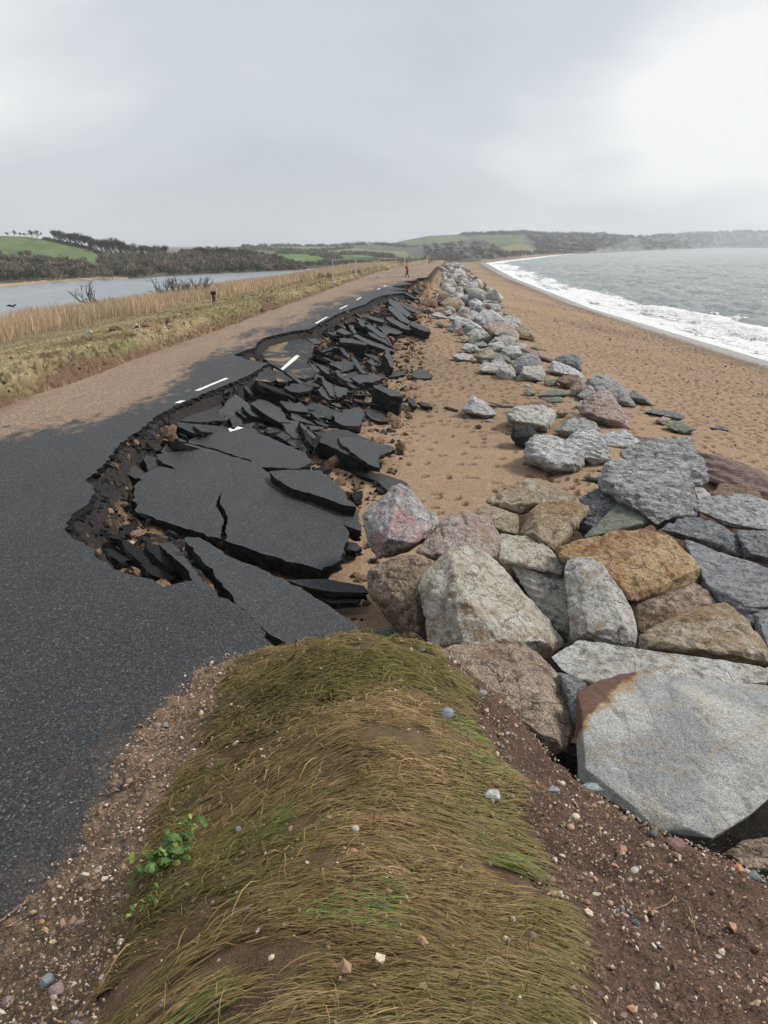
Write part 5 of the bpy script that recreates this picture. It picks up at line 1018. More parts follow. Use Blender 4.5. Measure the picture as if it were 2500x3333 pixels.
for s, n in (("-500,226 0,226 140,240 300,258 450,272 510,295 545,308 690,344 400,354 0,372 -500,388", 330), ("552,246 700,242 1000,238 1240,242 1400,246 1560,268 1650,294 1400,304 1100,318 850,332 690,344 600,325 556,285", 380), ("222,124 400,152 560,202 700,212 905,220 905,230 700,230 560,224 400,176 280,146", 120), ("975,200 1100,195 1250,200 1400,215 1480,235 1560,262 1400,250 1240,240 980,234", 150)):
    a, b = sample('A', s, n, r); PX_.append(a); PY_.append(b)
a = np.concatenate(PX_); b = np.concatenate(PY_); P = HL.at(a, b); P[:, 2] += .8; RS = np.ones(len(P)); RS[710:830] = .42; P[710:830, 2] -= .5; RS[830:] = .8
crowns('lakeside_wood', "grey brown leafless wood clothing the far bank of the lake", P, RS*r.uniform(1.7, 3.1, len(P))*P[:, 1]/260, palette(len(P), r), 3)
PX_, PY_ = [], []
for s, n in (("380,294 700,294 860,274 1180,266 1400,264 1650,260 1650,268 1200,283 900,296 600,306 380,310", 260), ("180,176 330,168 345,184 340,200 200,196", 60)):
    a, b = sample('B', s, n, r); PX_.append(a); PY_.append(b)
def along(fr, s, n, r, jit=2.0):
    P = np.array(pts(fr, s)); L = np.r_[0, np.cumsum(np.linalg.norm(np.diff(P, axis=0), axis=1))]; t = r.uniform(0, L[-1], n); return np.interp(t, L, P[:, 0]), np.interp(t, L, P[:, 1])+r.normal(0, jit*.3, n)
for s, n in (("345,198 480,200 620,206 800,196 930,180", 90), ("620,222 832,264 700,285", 60), ("390,219 620,221", 40), ("770,229 850,264", 20), ("770,228 1000,225 1175,255", 60), ("330,167 640,169 850,169", 90), ("680,224 750,222", 30), ("850,222 1000,223 1200,241", 40)):
    a, b = along('B', s, n, r); PX_.append(a); PY_.append(b)
a = np.concatenate(PX_); b = np.concatenate(PY_); P = HM.at(a, b); P[:, 2] += .5
crowns('far_hedges', "dark hedges and tree belts between the far green fields", P, r.uniform(1.0, 2.0, len(P))*np.clip(P[:, 1]/330, .9, 2.0), palette(len(P), r, .3), 4, 50)
a, b = along('B', "850,168 980,160 1100,159 1180,166 1400,186 1650,212", 130, r, 1.5); P = HM.at(a, b); P[:, 2] += .8
crowns('skyline_tree_belt', "grey belt of trees along the far skyline", P, r.uniform(1.8, 3.6, len(P))*P[:, 1]/700, palette(len(P), r, .25), 5, 50)
PX_, PY_ = [], []
for s, n in (("-200,165 0,150 120,150 200,170 200,235 -200,246", 260), ("345,100 700,102 800,112 950,125 700,198 420,212 400,160", 520), ("950,120 1080,112 1290,100 1660,94 2000,98 2000,150 1250,176 1000,188", 480), ("200,198 400,200 400,214 200,232", 60), ("0,104 350,92 350,104 0,112", 90)):
    a, b = sample('C', s, n, r); PX_.append(a); PY_.append(b)
a = np.concatenate(PX_); b = np.concatenate(PY_); P = HH.at(a, b)
crowns('headland_wood', "dark woodland covering the headland above the cliffs", P, r.uniform(2.0, 4.2, len(P))*np.clip(P[:, 1]/800, .6, 3), palette(len(P), r, .35)*.9, 6, 36, w=.30)
a, b = along('C', "0,104 100,98 200,93 340,90 400,95 500,99 700,100 780,98 830,107 950,117 1080,107 1290,95 1560,88 1660,89", 210, r, .5); P = HH.at(a, b)
crowns('headland_skyline_trees', "thin line of trees on the headland skyline", P, r.uniform(1.5, 4.2, len(P))*P[:, 1]/1200, palette(len(P), r, .35)*.9, 8, 36, w=.30)
# trees one can tell apart on the ridge
def tree_meshes(seed):
    r = np.random.default_rng(seed); T = Acc(); tips = []
    def grow(p, d, L, rad, dep):
        q = p+d*L; m = p+d*L*.5+r.normal(0, .05*L, 3); T.tube([p, m, q], [rad, rad*.85, rad*.65], 5); tips.append((q, d, dep))
        if dep < 3:
            for k in range(r.integers(3, 5)):
                n = d+r.normal(0, .5, 3)+np.array((0, 0, .25)); n /= np.linalg.norm(n); grow(q-d*L*r.uniform(0, .35), n, L*r.uniform(.72, 1.0), rad*.62, dep+1)
    grow(np.array((0, 0, -.02)), np.array((r.normal(0, .06), r.normal(0, .06), 1.0)), .24, .024, 0); bm_t = T.build('trunk', M['barkfar']); me_t = bm_t.data; bpy.data.objects.remove(bm_t)
    V = []; 
    for q, d, dep in tips:
        if dep < 1 and seed < 0: continue
        for k in range(20 if dep >= 2 else 16 if dep == 1 else 0):
            n = d+r.normal(0, .55, 3)+np.array((0, 0, .2)); n /= np.linalg.norm(n); c = q+n*r.uniform(.0, .10)+r.normal(0, .02, 3); pr = np.cross(n, r.normal(0, 1, 3)); pr /= np.linalg.norm(pr); V += [c-pr*.0055, c+pr*.0055, c+n*r.uniform(.06, .15)]
    V = np.array(V); me_c = mesh_np('crown', V, np.arange(len(V)).reshape(-1, 3), mats=[M['twig']]); return me_t, me_c
M['twig'] = plain('winter_twigs', (.095, .078, .060), .9, .3, 1.0)
TP = [tree_meshes(40+k) for k in range(4)]
def tree(fr, x, yb, yt, label, group, hill=HL, kk=0):
    px, py = src(fr, x, yb); top = src(fr, x, yt)[1]; p = hill.at(np.array([px]), np.array([py]))[0]; h = (py-top)*p[1]/2600
    o = empty('tree', p, label, 'tree', group); o.rotation_euler.z = kk*1.7; t = TP[kk % 4]; h = h/max(v.co.z for v in t[1].vertices); o.scale = (h*1.2, h*1.2, h); link('trunk', t[0], None, o); link('crown', t[1], None, o)
i = 0
for x, yb, yt in ((40, 113, 90), (75, 114, 80), (108, 116, 93), (130, 117, 96)): tree('A', x, yb, yt, "one of the small round trees clumped at the top left of the green hill", 'clump of trees at the top left of the hill', kk=i); i += 1
for x, yb, yt in ((174, 124, 79), (201, 127, 79)): tree('A', x, yb, yt, "one of two bare trees standing together alone on the green hill's skyline", 'pair of bare trees on the skyline', kk=i); i += 1
for x, yb, yt in ((298, 145, 78), (318, 149, 80), (340, 155, 92), (360, 160, 88), (384, 165, 95), (402, 168, 92), (424, 173, 95), (441, 176, 100), (464, 184, 103), (484, 188, 110), (505, 195, 128), (526, 203, 125), (555, 215, 125), (580, 218, 125), (602, 221, 122), (630, 223, 118), (655, 225, 130), (680, 226, 148), (705, 227, 148), (740, 228, 160), (770, 228, 158), (800, 229, 160), (830, 229, 160), (860, 229, 162), (892, 229, 160)):
    tree('A', x, yb, yt, "one of the bare winter trees in a row along the green hill's sloping ridge", 'row of bare trees on the ridge', kk=i); i += 1
tree('A', 948, 228, 202, "tiny lone tree in the gap between the ridge row and the dark wood", None, kk=i)
for x, yb, yt in ((990, 228, 178), (1015, 228, 178), (1045, 229, 172), (1075, 229, 165), (1105, 230, 172), (1135, 231, 163), (1160, 232, 165), (1190, 233, 170), (1220, 235, 172), (1250, 236, 168), (1280, 237, 172), (1310, 238, 178), (1345, 239, 185), (1380, 240, 185), (1410, 243, 195), (1440, 248, 205), (1470, 252, 208)):
    tree('A', x, yb, yt, "one of the crowded dark trees standing above the lakeside wood", 'trees above the lakeside wood', kk=i); i += 1
def house(fr, x, y, w, h, label, hill=HH, chim=True):
    px, py = src(fr, x, y); s = 1.0/FR[fr][2]; p = hill.at(np.array([px]), np.array([py+h*s*.5]))[0]; k = p[1]/2600; W = w*s*k; Hh = h*s*k*1.1; D = W*.5; z0 = p[2]-.3
    o = empty('house', (p[0], p[1]-2, z0), label, 'house', 'white houses on the headland'); A = Acc(); A.box((0, 0, Hh*.3), (W, D, Hh*.6+.3)); A.build('wall', M['housewall'], o)
    a = W/2*1.06; d = D/2*1.12; z1 = Hh*.6+.14; V = np.array([(-a, -d, z1), (a, -d, z1), (a, d, z1), (-a, d, z1), (-a*.96, 0, Hh*1.1), (a*.96, 0, Hh*1.1)]); me = mesh_np('roof', V, [np.array([(0, 1, 5, 4), (2, 3, 4, 5), (0, 3, 2, 1)]), np.array([(1, 2, 5), (3, 0, 4)])]); rf = link('roof', me, M['slate'], o)
    if chim: A = Acc(); A.box((W*.3, 0, Hh*1.12), (W*.06, W*.06, Hh*.3)); A.build('chimney', M['housewall'], rf)
    for q in (-.32, 0, .32): A = Acc(); A.box((q*W, -D/2-.02, Hh*.32), (W*.13, .06, Hh*.24)); A.build('window', M['pane'], o)
for a in ((25, 160, 30, 12, "white house on the wooded slope at the left end of the headland"), (105, 172, 36, 14, "widest white house, low on the slope above the beach end"), (347, 135, 22, 11, "white house at the top corner of the tan field"), (400, 112, 18, 9, "small white house on the skyline among trees"), (785, 116, 24, 9, "white house alone high on the headland above the cliffs"), (1187, 158, 24, 13, "white house by the sea at the foot of the far cliffs"), (195, 221, 28, 7, "long low pale house at the back of the beach"), (255, 224, 22, 7, "low pale house right of the long low one at the back of the beach")): house('C', *a)
# ------------------------------------------------------------------ reeds, rough grass, shrubs
def blades(X, Y, h, w, col, name, label, cat, lean=.18, seed=1, mat='vcol'):
    r = np.random.default_rng(seed); n = len(X); z = gz(X, Y)-.03; a = r.uniform(0, 6.28, n); b = r.uniform(0, 6.28, n); l = r.normal(0, lean, n)*h; dx, dy = np.cos(a)*w/2, np.sin(a)*w/2; lx, ly = np.cos(b)*l, np.sin(b)*l
    A = np.c_[X-dx, Y-dy, z]; B = np.c_[X+dx, Y+dy, z]; C_ = np.c_[X+lx*.4+dx*.7, Y+ly*.4+dy*.7, z+h*.6]; D_ = np.c_[X+lx*.4-dx*.7, Y+ly*.4-dy*.7, z+h*.6]; E_ = np.c_[X+lx, Y+ly, z+h]
    V = np.stack([A, B, C_, D_, E_], 1).reshape(-1, 3); i5 = np.arange(n)*5; F4 = np.c_[i5, i5+1, i5+2, i5+3]; F3 = np.c_[i5+3, i5+2, i5+4]
    return tag(link(name, mesh_np(name, V, [F4, F3], False, col=np.clip(np.repeat(col, 5, 0), .004, 1)), M[mat]), label, cat, None, 'stuff')
r = np.random.default_rng(51); n = 150000; Y = 34+(430-34)*r.uniform(0, 1, n)**1.7; fr_ = np.interp(Y, [34, 60, 100, 430], [29.5, 28, 23.0, 16]); s = -fr_-r.uniform(0, 1, n)**1.2*14+3.5*fbm(Y*.08, Y*0, 0, 3, 5)+1.8*np.abs(r.normal(0, 1, n)); X = XC(Y)+s; z = gz(X, Y); k = (z > -4.6) & (np.abs(X/Y) < .62); X, Y = X[k], Y[k]; n = len(X)
g = r.uniform(.75, 1.25, n)*(1+.25*fbm(X*.2, Y*.1, 0, 3, 8)); col = np.c_[.56*g, .425*g, .285*g]; dk = r.uniform(0, 1, n) < .12; col[dk] *= .6
h = 1.75*r.beta(2.2, 1.6, n)*(1+.18*fbm(X*.3, Y*.1, 3, 2, 18))*np.where(Y > 150, .75, 1.0); blades(X, Y, h, r.uniform(.022, .055, n)*np.clip(Y/70, .8, 3), col, 'reed_bed', "tall tan reeds edging the lake beyond the rough field", 'reeds', .24, 52)
n = 75000; Y = 9+120*r.uniform(0, 1, n)**1.9; s = -3.7-r.uniform(0, 1, n)**1.6*25; X = XC(Y)+s; k = (np.abs(X/Y) < .62); cl = fbm(X*.8, Y*.5, 0, 3, 61); k &= (cl+r.normal(0, .25, n) > -.1); X, Y, s, cl = X[k], Y[k], s[k], cl[k]; n = len(X)
gn = sst(-.05, .65, fbm(X*.3, Y*.15, 7, 3, 81)+r.normal(0, .2, n))[:, None]; col = np.array((.40, .32, .185))*(1-gn)+np.array((.22, .205, .095))*gn; dk = r.uniform(0, 1, n)[:, None]; col = np.where(dk < .2, np.array((.15, .10, .06)), col)*r.uniform(.7, 1.25, (n, 1))
blades(X, Y, r.uniform(.04, .17, n)*np.where(s > -5.5, 1.0, .75), r.uniform(.012, .03, n)*np.clip(Y/18, .8, 4), col, 'rough_grass', "rough straw and green turf on the verge and field left of the road", 'grass', .9, 62)
def shrub(px, py, hpx, wpx, label, seed, name='bare_shrub', n=9, group=None, mat='bark', lean=0.0):
    p = rayg(px, py); h = hpx*p[1]/2500; w = wpx*p[1]/2500; r = np.random.default_rng(seed); A = Acc()
    def br(q, d, L, rad, dep):
        P = [q]; k = 4
        for i in range(k): d = d+r.normal(0, .16, 3)+np.array((0, 0, .04)); d /= np.linalg.norm(d); P.append(P[-1]+d*L/k)
        A.tube(P, np.linspace(rad, rad*.55, len(P)), 5)
        if dep < 3:
            for i in range(r.integers(3, 5)):
                f = r.uniform(.45, 1.0); j = min(int(f*k), k-1); e = d+r.normal(0, .55, 3)+np.array((0, 0, .22)); e /= np.linalg.norm(e); br(P[j+1], e, L*r.uniform(.4, .65), rad*.5, dep+1)
    for i in range(n):
        a = r.uniform(0, 6.28); x = r.normal(0, .12*w); d = np.array((np.cos(a)*w/h*.62+lean, np.sin(a)*.45, .8)); d /= np.linalg.norm(d); br(np.array((x, r.normal(0, .1*w), -.1)), d, h*r.uniform(.62, .9), .085*h/2.2, 0)
    o = A.build(name, M[mat], None, p); return tag(o, label, 'shrub', group)
shrub(*src('A', 548, 524), 68, 72, "bare grey shrub leaning left out of the reeds, left of the dark bush", 3, n=5, lean=-.75)
shrub(*src('A', 955, 462), 58, 110, "widest bare shrub with many crooked stems, in front of the lake", 4, n=20, lean=.1)
shrub(*src('A', 1075, 448), 52, 60, "bare shrub touching the right side of the widest one", 5, n=9)
shrub(*src('A', 614, 528), 20, 14, "small broken stump of twigs under the perched crow", 6, n=4)
def bush(px, py, hpx, wpx, label, seed, group=None, c=(.10, .075, .055)):
    p = rayg(px, py); h = hpx*p[1]/2500; w = wpx*p[1]/2500; r = np.random.default_rng(seed); nt = 420; d = r.normal(0, 1, (nt, 3)); d /= np.linalg.norm(d, axis=1)[:, None]; d[:, 2] = np.abs(d[:, 2]); c0 = d*(r.uniform(.3, 1, nt)**.5)[:, None]*np.array((w/2, w/2, h))
    n = d+r.normal(0, .6, (nt, 3)); n /= np.linalg.norm(n, axis=1)[:, None]; pr = np.cross(n, r.normal(0, 1, (nt, 3))); pr /= np.linalg.norm(pr, axis=1)[:, None]; L = r.uniform(.12, .3, nt)[:, None]*h; V = np.stack([c0-pr*.014*h-n*L*.5, c0+pr*.014*h-n*L*.5, c0+n*L*.5], 1).reshape(-1, 3); C = np.repeat(np.array(c)*r.uniform(.6, 1.4, (nt, 1)), 3, 0)
    o = link('bush', mesh_np('bush', V, np.arange(nt*3).reshape(-1, 3), col=C), M['vcol'], None, p); tag(o, label, 'bush', group)
    A = Acc()
    for k in range(5): a = r.uniform(0, 6.28); A.tube([(0, 0, -.1), (math.cos(a)*w*.2, math.sin(a)*w*.2, h*.4), (math.cos(a)*w*.32, math.sin(a)*w*.32, h*.8)], [.03*h, .02*h, .01*h], 5)
    A.build('stem', M['bark'], o)
bush(*src('B', 712, 388), 20, 34, "larger dark brown bush of a pair on the verge", 21); bush(*src('B', 768, 386), 20, 22, "smaller dark brown bush of a pair on the verge", 22)
bush(*src('B', 935, 356), 12, 14, "small dark bush beside the second white fence post", 23); bush(*src('B', 970, 352), 12, 18, "small dark bush just right of the second white fence post", 24); bush(*src('B', 1158, 345), 13, 20, "dark bush between the fence panels, left of the red coat", 25); bush(*src('B', 1060, 335), 6, 34, "low brown bush along the far field edge", 26); bush(*src('B', 1250, 300), 7, 22, "small brown bush far along the verge, above the red coat", 27)
bush(*src('B', 318, 615), 16, 20, "small green bush on the verge lip by the bend of the bare asphalt", 28, c=(.07, .11, .03)); bush(*src('A', 1412, 524), 0.1+9, 14, "low green weed on top of the verge bank", 29, c=(.06, .10, .03))
bush(*src('A', 340, 545), 14, 90, "wide low tangle of dead brown stems in front of the reeds", 30, c=(.16, .12, .09))
# ------------------------------------------------------------------ people
def skin(name, nodes, edges, mat, parent, sub=1):
    me = bpy.data.meshes.new(name); me.from_pydata([n[:3] for n in nodes], edges, []); o = bpy.data.objects.new(name, me); COL.objects.link(o); o.modifiers.new('s', 'SKIN'); o.modifiers.new('u', 'SUBSURF').levels = sub
    for i, n in enumerate(nodes): d = me.skin_vertices[0].data[i]; d.radius = (n[3], n[4] if len(n) > 4 else n[3]); d.use_root = (i == 0)
    dg = bpy.context.evaluated_depsgraph_get(); m2 = bpy.data.meshes.new_from_object(o.evaluated_get(dg), depsgraph=dg); bpy.data.objects.remove(o); m2.name = name; m2.materials.clear(); m2.polygons.foreach_set('use_smooth', np.ones(len(m2.polygons), bool)); return link(name, m2, M[mat], parent)
def person(p, H, label, top, legs, stride=0.0, rz=0.0, bag=None, hood=None, hair='hair', group=None, hold=.0):
    o = empty('person', p, label, 'person', group); o.rotation_euler.z = rz; o.scale = (H/1.75,)*3; s = stride
    # the person faces +x; left is +y.  body first: one continuous figure
    hip, kn, an, to = .92, .50, .09, .03
    body = [(0, 0, .96, .13, .15), (0, 0, 1.15, .115, .15), (.0, 0, 1.38, .115, .17), (.01, 0, 1.50, .055), (.03, 0, 1.60, .078), (.035, 0, 1.69, .09), (.03, 0, 1.755, .06)]; E = [(0, 1), (1, 2), (2, 3), (3, 4), (4, 5), (5, 6)]
    legn = []; arm = []
    for sg in (-1, 1):
        f = s*sg; k = len(body); body += [(0, .09*sg, .90, .085), (.10*f+.02, .095*sg, .50, .060), (.33*f-(.06 if f < 0 else 0), .095*sg, .10+(.05 if f < 0 else 0), .042), (.33*f+.13-(.06 if f < 0 else 0), .10*sg, .035+(.02 if f < 0 else 0), .038)]; E += [(0, k), (k, k+1), (k+1, k+2), (k+2, k+3)]
        k = len(body); g = -f*.8; body += [(0, .19*sg, 1.42, .060), (.16*g-.02+hold*.05, .25*sg, 1.14, .048), (.30*g+.06+hold*.16, .24*sg-hold*.06*sg, .93+hold*.12, .036), (.33*g+.08+hold*.2, .235*sg-hold*.08*sg, .84+hold*.12, .034)]; E += [(2, k), (k, k+1), (k+1, k+2), (k+2, k+3)]
    skin('body', body, E, 'skin', o)
    J = [(0, 0, .86, .165, .185), (0, 0, 1.15, .145, .185), (0, 0, 1.38, .14, .20), (.0, 0, 1.48, .09)]; EJ = [(0, 1), (1, 2), (2, 3)]; T = [(0, 0, .97, .13, .16)]; ET = []
    for sg in (-1, 1):
        f = s*sg; g = -f*.8; k = len(J); J += [(0, .20*sg, 1.41, .082), (.16*g-.02+hold*.05, .255*sg, 1.14, .066), (.29*g+.055+hold*.15, .245*sg-hold*.06*sg, .945+hold*.12, .052)]; EJ += [(2, k), (k, k+1), (k+1, k+2)]
        k = len(T); T += [(0, .09*sg, .88, .105), (.10*f+.02, .095*sg, .50, .080), (.33*f-(.06 if f < 0 else 0), .095*sg, .13+(.05 if f < 0 else 0), .062)]; ET += [(0, k), (k, k+1), (k+1, k+2)]
    skin('jacket', J, EJ, top, o); skin('trousers', T, ET, legs, o)
    if hood: skin('hood', [(-.03, 0, 1.55, .10), (-.01, 0, 1.68, .115), (.0, 0, 1.775, .07)], [(0, 1), (1, 2)], hood, o)
    else: skin('hair', [(-.03, 0, 1.62, .07), (-.02, 0, 1.71, .092), (.02, 0, 1.775, .062)], [(0, 1), (1, 2)], hair, o)
    for sg in (-1, 1):
        f = s*sg; x = .33*f-(.06 if f < 0 else 0); z = .05+(.04 if f < 0 else 0); skin('shoe', [(x-.05, .10*sg, z, .05), (x+.07, .10*sg, z-.008, .048), (x+.16, .10*sg, z-.012, .035)], [(0, 1), (1, 2)], 'blackcloth', o)
    if bag: skin('backpack', [(-.19, 0, 1.05, .09, .12), (-.20, 0, 1.25, .11, .13), (-.18, 0, 1.42, .08, .11)], [(0, 1), (1, 2)], bag, o)
    return o
p = rayg(697, 990.5); person(p, 49.5*p[1]/2560, "man in dark coat and trousers standing with his back turned in the rough field", 'navy', 'charcoal', .16, math.radians(110), hair='grey_hair', hold=.9)
p = PZ(1325, 904, 0); person(p, 44*p[1]/2560, "person in a red coat and dark trousers walking on the road by the wire fence", 'redcloth', 'charcoal', .55, math.radians(-5), bag='redcloth', hair='hair')
for px, hp, lb in ((1404, 9.5, "leftmost of the tiny dark figures at the far end of the road"), (1409.5, 8.5, "middle one of the tiny dark figures at the far end of the road"), (1416, 9, "rightmost of the tiny dark figures at the far end of the road")):
    p = PY(px, 861.8, 300.0); p[2] = max(p[2], float(gz(p[:1], p[1:2])[0])+.28); person(p, hp*300/2600*1.25, lb, 'blackcloth', 'charcoal', .15, 1.0+px)
p = PY(1397, 861.5, 290.0); A = Acc(); A.box((0, 0, .75), (.72, .10, 1.1)); o = empty('road_sign', p, "orange barrier board standing on the road far off, left of the tiny figures", 'barrier board'); A.build('board', M['orange_sign'], o); A = Acc(); A.box((-.25, 0, .1), (.08, .3, .25)); A.box((.25, 0, .1), (.08, .3, .25)); A.build('foot', M['charcoal'], o)
# ------------------------------------------------------------------ wire fence across the road
def panel(a, b, h, label, group='temporary wire fence panels', mesh=True, foot=True):
    a = np.array(a); b = np.array(b); o = empty('fence_panel', a, label, 'fence panel', group); d = b-a; R = .028; u = np.array((0, 0, h))
    for q in (np.zeros(3), d): A = Acc(); A.tube([q, q+u], R, 8); A.build('post', M['steel'], o)
    for z in (.12, h-.04): A = Acc(); A.tube([np.array((0, 0, z)), d+np.array((0, 0, z))], R*.4, 8); A.build('rail', M['steel'], o)
    A = Acc(); n = 9
    for k in range(1, n): A.tube([d*k/n+u*.06, d*k/n+u*.98], .0009, 4)
    for k in range(1, 7): A.tube([u*k/7, d+u*k/7], .0009, 4)
    A.build('wire_mesh', M['steel'], o)
    for q in (np.zeros(3), d): A = Acc(); A.box(q+np.array((0, 0, .06)), (.62, .22, .12), .5); A.build('foot_block', M['concrete'], o)
fp_ = [PZ(*src('H', x, y), 0) for x, y in ((147, 352), (366, 342), (480, 340), (695, 326))]; g0 = rayg(*src('B', 953, 380)); g1 = rayg(*src('B', 796, 420))
panel(fp_[0], fp_[1], 2.05, "wire fence panel at the road's left edge, left of the red coat"); panel(fp_[1]+np.array((.1, .1, 0)), fp_[2], 2.05, "narrow wire fence panel just left of the red coat"); panel(fp_[2]+np.array((.1, .05, 0)), fp_[3], 2.05, "wire fence panel behind the red coat, reaching the rock heap")
panel(g0, fp_[0]-np.array((.15, 0, 0)), 1.9, "wire fence panel running along the verge to the road's left edge"); panel(g1, g0-np.array((.1, .1, 0)), 1.95, "wire fence panel nearest the viewer on the verge")
# birds
def bird(p, k, label, pose):
    o = empty('bird', p, label, 'bird'); o.scale = (k,)*3
    if pose == 'perch':
        o.rotation_euler = (0, 0, .6); skin('body', [(-.12, 0, .10, .03), (-.02, 0, .16, .075), (.06, 0, .25, .07), (.10, 0, .34, .05), (.12, 0, .385, .045)], [(0, 1), (1, 2), (2, 3), (3, 4)], 'feather', o); skin('tail', [(-.08, 0, .13, .03, .04), (-.26, 0, -.02, .012, .05)], [(0, 1)], 'feather', o); skin('beak', [(.15, 0, .385, .016), (.21, 0, .37, .006)], [(0, 1)], 'feather', o)
        for s in (-1, 1): skin('wing', [(.04, .06*s, .27, .02, .05), (-.16, .04*s, .08, .01, .03)], [(0, 1)], 'feather', o); A = Acc(); A.tube([(0, .03*s, .12), (.01, .03*s, 0)], .008, 5); A.build('leg', M['feather'], o)
    else:
        o.rotation_euler = (0, .35, -.25); skin('body', [(-.14, 0, 0, .02), (0, 0, 0, .06), (.12, 0, .01, .045), (.19, 0, .02, .035)], [(0, 1), (1, 2), (2, 3)], 'feather', o); skin('tail', [(-.12, 0, 0, .015, .03), (-.28, 0, 0, .01, .05)], [(0, 1)], 'feather', o); skin('beak', [(.22, 0, .02, .012), (.27, 0, .015, .005)], [(0, 1)], 'feather', o)
        for s in (-1, 1): skin('wing', [(.04, .03*s, .02, .015, .07), (.05, .25*s, .10, .012, .08), (-.04, .5*s, .06, .008, .03)], [(0, 1), (1, 2)], 'feather', o)
p = rayg(*src('A', 614, 528)); q = PY(*src('A', 620, 486), p[1]); bird(q, 1.15*12/2500*p[1]/.42, "black crow perched on the small stump by the bare shrub", 'perch'); q = PY(38, 997, 42.0); bird(q, .75, "dark bird flying low over the reeds at the far left", 'fly')
# ------------------------------------------------------------------ the grassy bank: combed turf, weed, stones, gravel
r = np.random.default_rng(71); n = 250000; X = r.uniform(-1.45, 1.05, n); Y = .55+5.7*r.uniform(0, 1, n)**1.15; jx = .045*r.normal(0, 1, n)+.10*fbm(X*3, Y*3, 0, 3, 303); k = inpoly(X+jx, Y+.05*r.normal(0, 1, n), GP) & (np.abs(X/Y) < .75)
bald = fbm(X*2.2, Y*2.6, 3, 3, 33); k &= (bald+.5*fbm(X*6, Y*7, 1, 2, 44)+r.normal(0, .08, n) < .16); X, Y = X[k], Y[k]; n = len(X); L = r.uniform(.05, .17, n)*(1+.3*fbm(X*1.5, Y*1.5, 0, 2, 3)); ph = -.05+.85*fbm(X*1.3, Y*1.9, 0, 3, 13)+.30*fbm(X*5, Y*6, 0, 2, 23)+r.normal(0, .16, n); wild = r.uniform(0, 1, n) < .025; ph = np.where(wild, ph+r.normal(0, .9, n), ph)
K = 5; t = np.linspace(0, 1, K)[None]; cv = r.normal(0, .35, n)[:, None]; an = ph[:, None]+cv*(t-.5); st = (L/(K-1))[:, None]; bx = X[:, None]+np.concatenate([np.zeros((n, 1)), np.cumsum(np.cos(an[:, :-1])*st, 1)], 1)-L[:, None]*.4; by = Y[:, None]+np.concatenate([np.zeros((n, 1)), np.cumsum(np.sin(an[:, :-1])*st, 1)], 1)
lift = r.uniform(.0, .022, n)+.012*fbm(X*7, Y*9, 0, 2, 43); up = np.where(wild, r.uniform(.02, .09, n), r.uniform(0, .028, n)); bz = gz(bx.ravel(), by.ravel()).reshape(n, K); wv = fbm(bx.ravel()*1.7, by.ravel()*1.7, 0, 4, 21).reshape(n, K)*.035+.03+.028*fbm(bx.ravel()*4.5, by.ravel()*5.5, 2, 2, 121).reshape(n, K); bz = bz+wv-.012+lift[:, None]+up[:, None]*np.sin(t*math.pi*.8)
wd = r.uniform(.0006, .0015, n)*(1+.28*Y)*.8; wt = wd[:, None]*np.array((.7, 1, 1, .75, .12))[None]; nx, ny = -np.sin(an), np.cos(an); tz = r.normal(0, .5, n)[:, None]; V = np.stack([np.stack([bx-nx*wt, by-ny*wt, bz-tz*wt], -1), np.stack([bx+nx*wt, by+ny*wt, bz+tz*wt], -1)], 2).reshape(-1, 3)
i0 = (np.arange(n)*K*2)[:, None]+np.arange(K-1)[None]*2; F = np.stack([i0, i0+1, i0+3, i0+2], -1).reshape(-1, 4)
pa = fbm(X*1.3, Y*1.1, 0, 3, 53)[:, None]+r.normal(0, .22, (n, 1)); gn = sst(-.12, .40, pa-.02+.22*sst(3.0, 5.2, Y)[:, None]+.12*sst(.0, .5, X)[:, None]); tn = sst(-.1, .5, fbm(X*1.8, Y*2.4, 9, 3, 63)[:, None]+r.normal(0, .25, (n, 1))); col = np.array((.205, .14, .06))*(1-tn)+np.array((.36, .245, .115))*tn; col = col*(1-gn)+np.array((.165, .145, .045))*gn
lg = (fbm(X*2.0, Y*1.6, 4, 2, 73)[:, None]+.25*sst(.1, .6, X)[:, None] > .46) & (r.uniform(0, 1, (n, 1)) < .6); col = np.where(lg, np.array((.16, .20, .05)), col); col = np.where(r.uniform(0, 1, (n, 1)) < .10, np.array((.12, .075, .045)), col)*r.uniform(.72, 1.22, (n, 1))
tag(link('flattened_grass', mesh_np('flattened_grass', V, F, True, col=np.repeat(np.clip(col, .004, 1), K*2, 0)), M['grass']), "long brown and green grass combed flat over the bank in the foreground", 'grass', None, 'stuff')
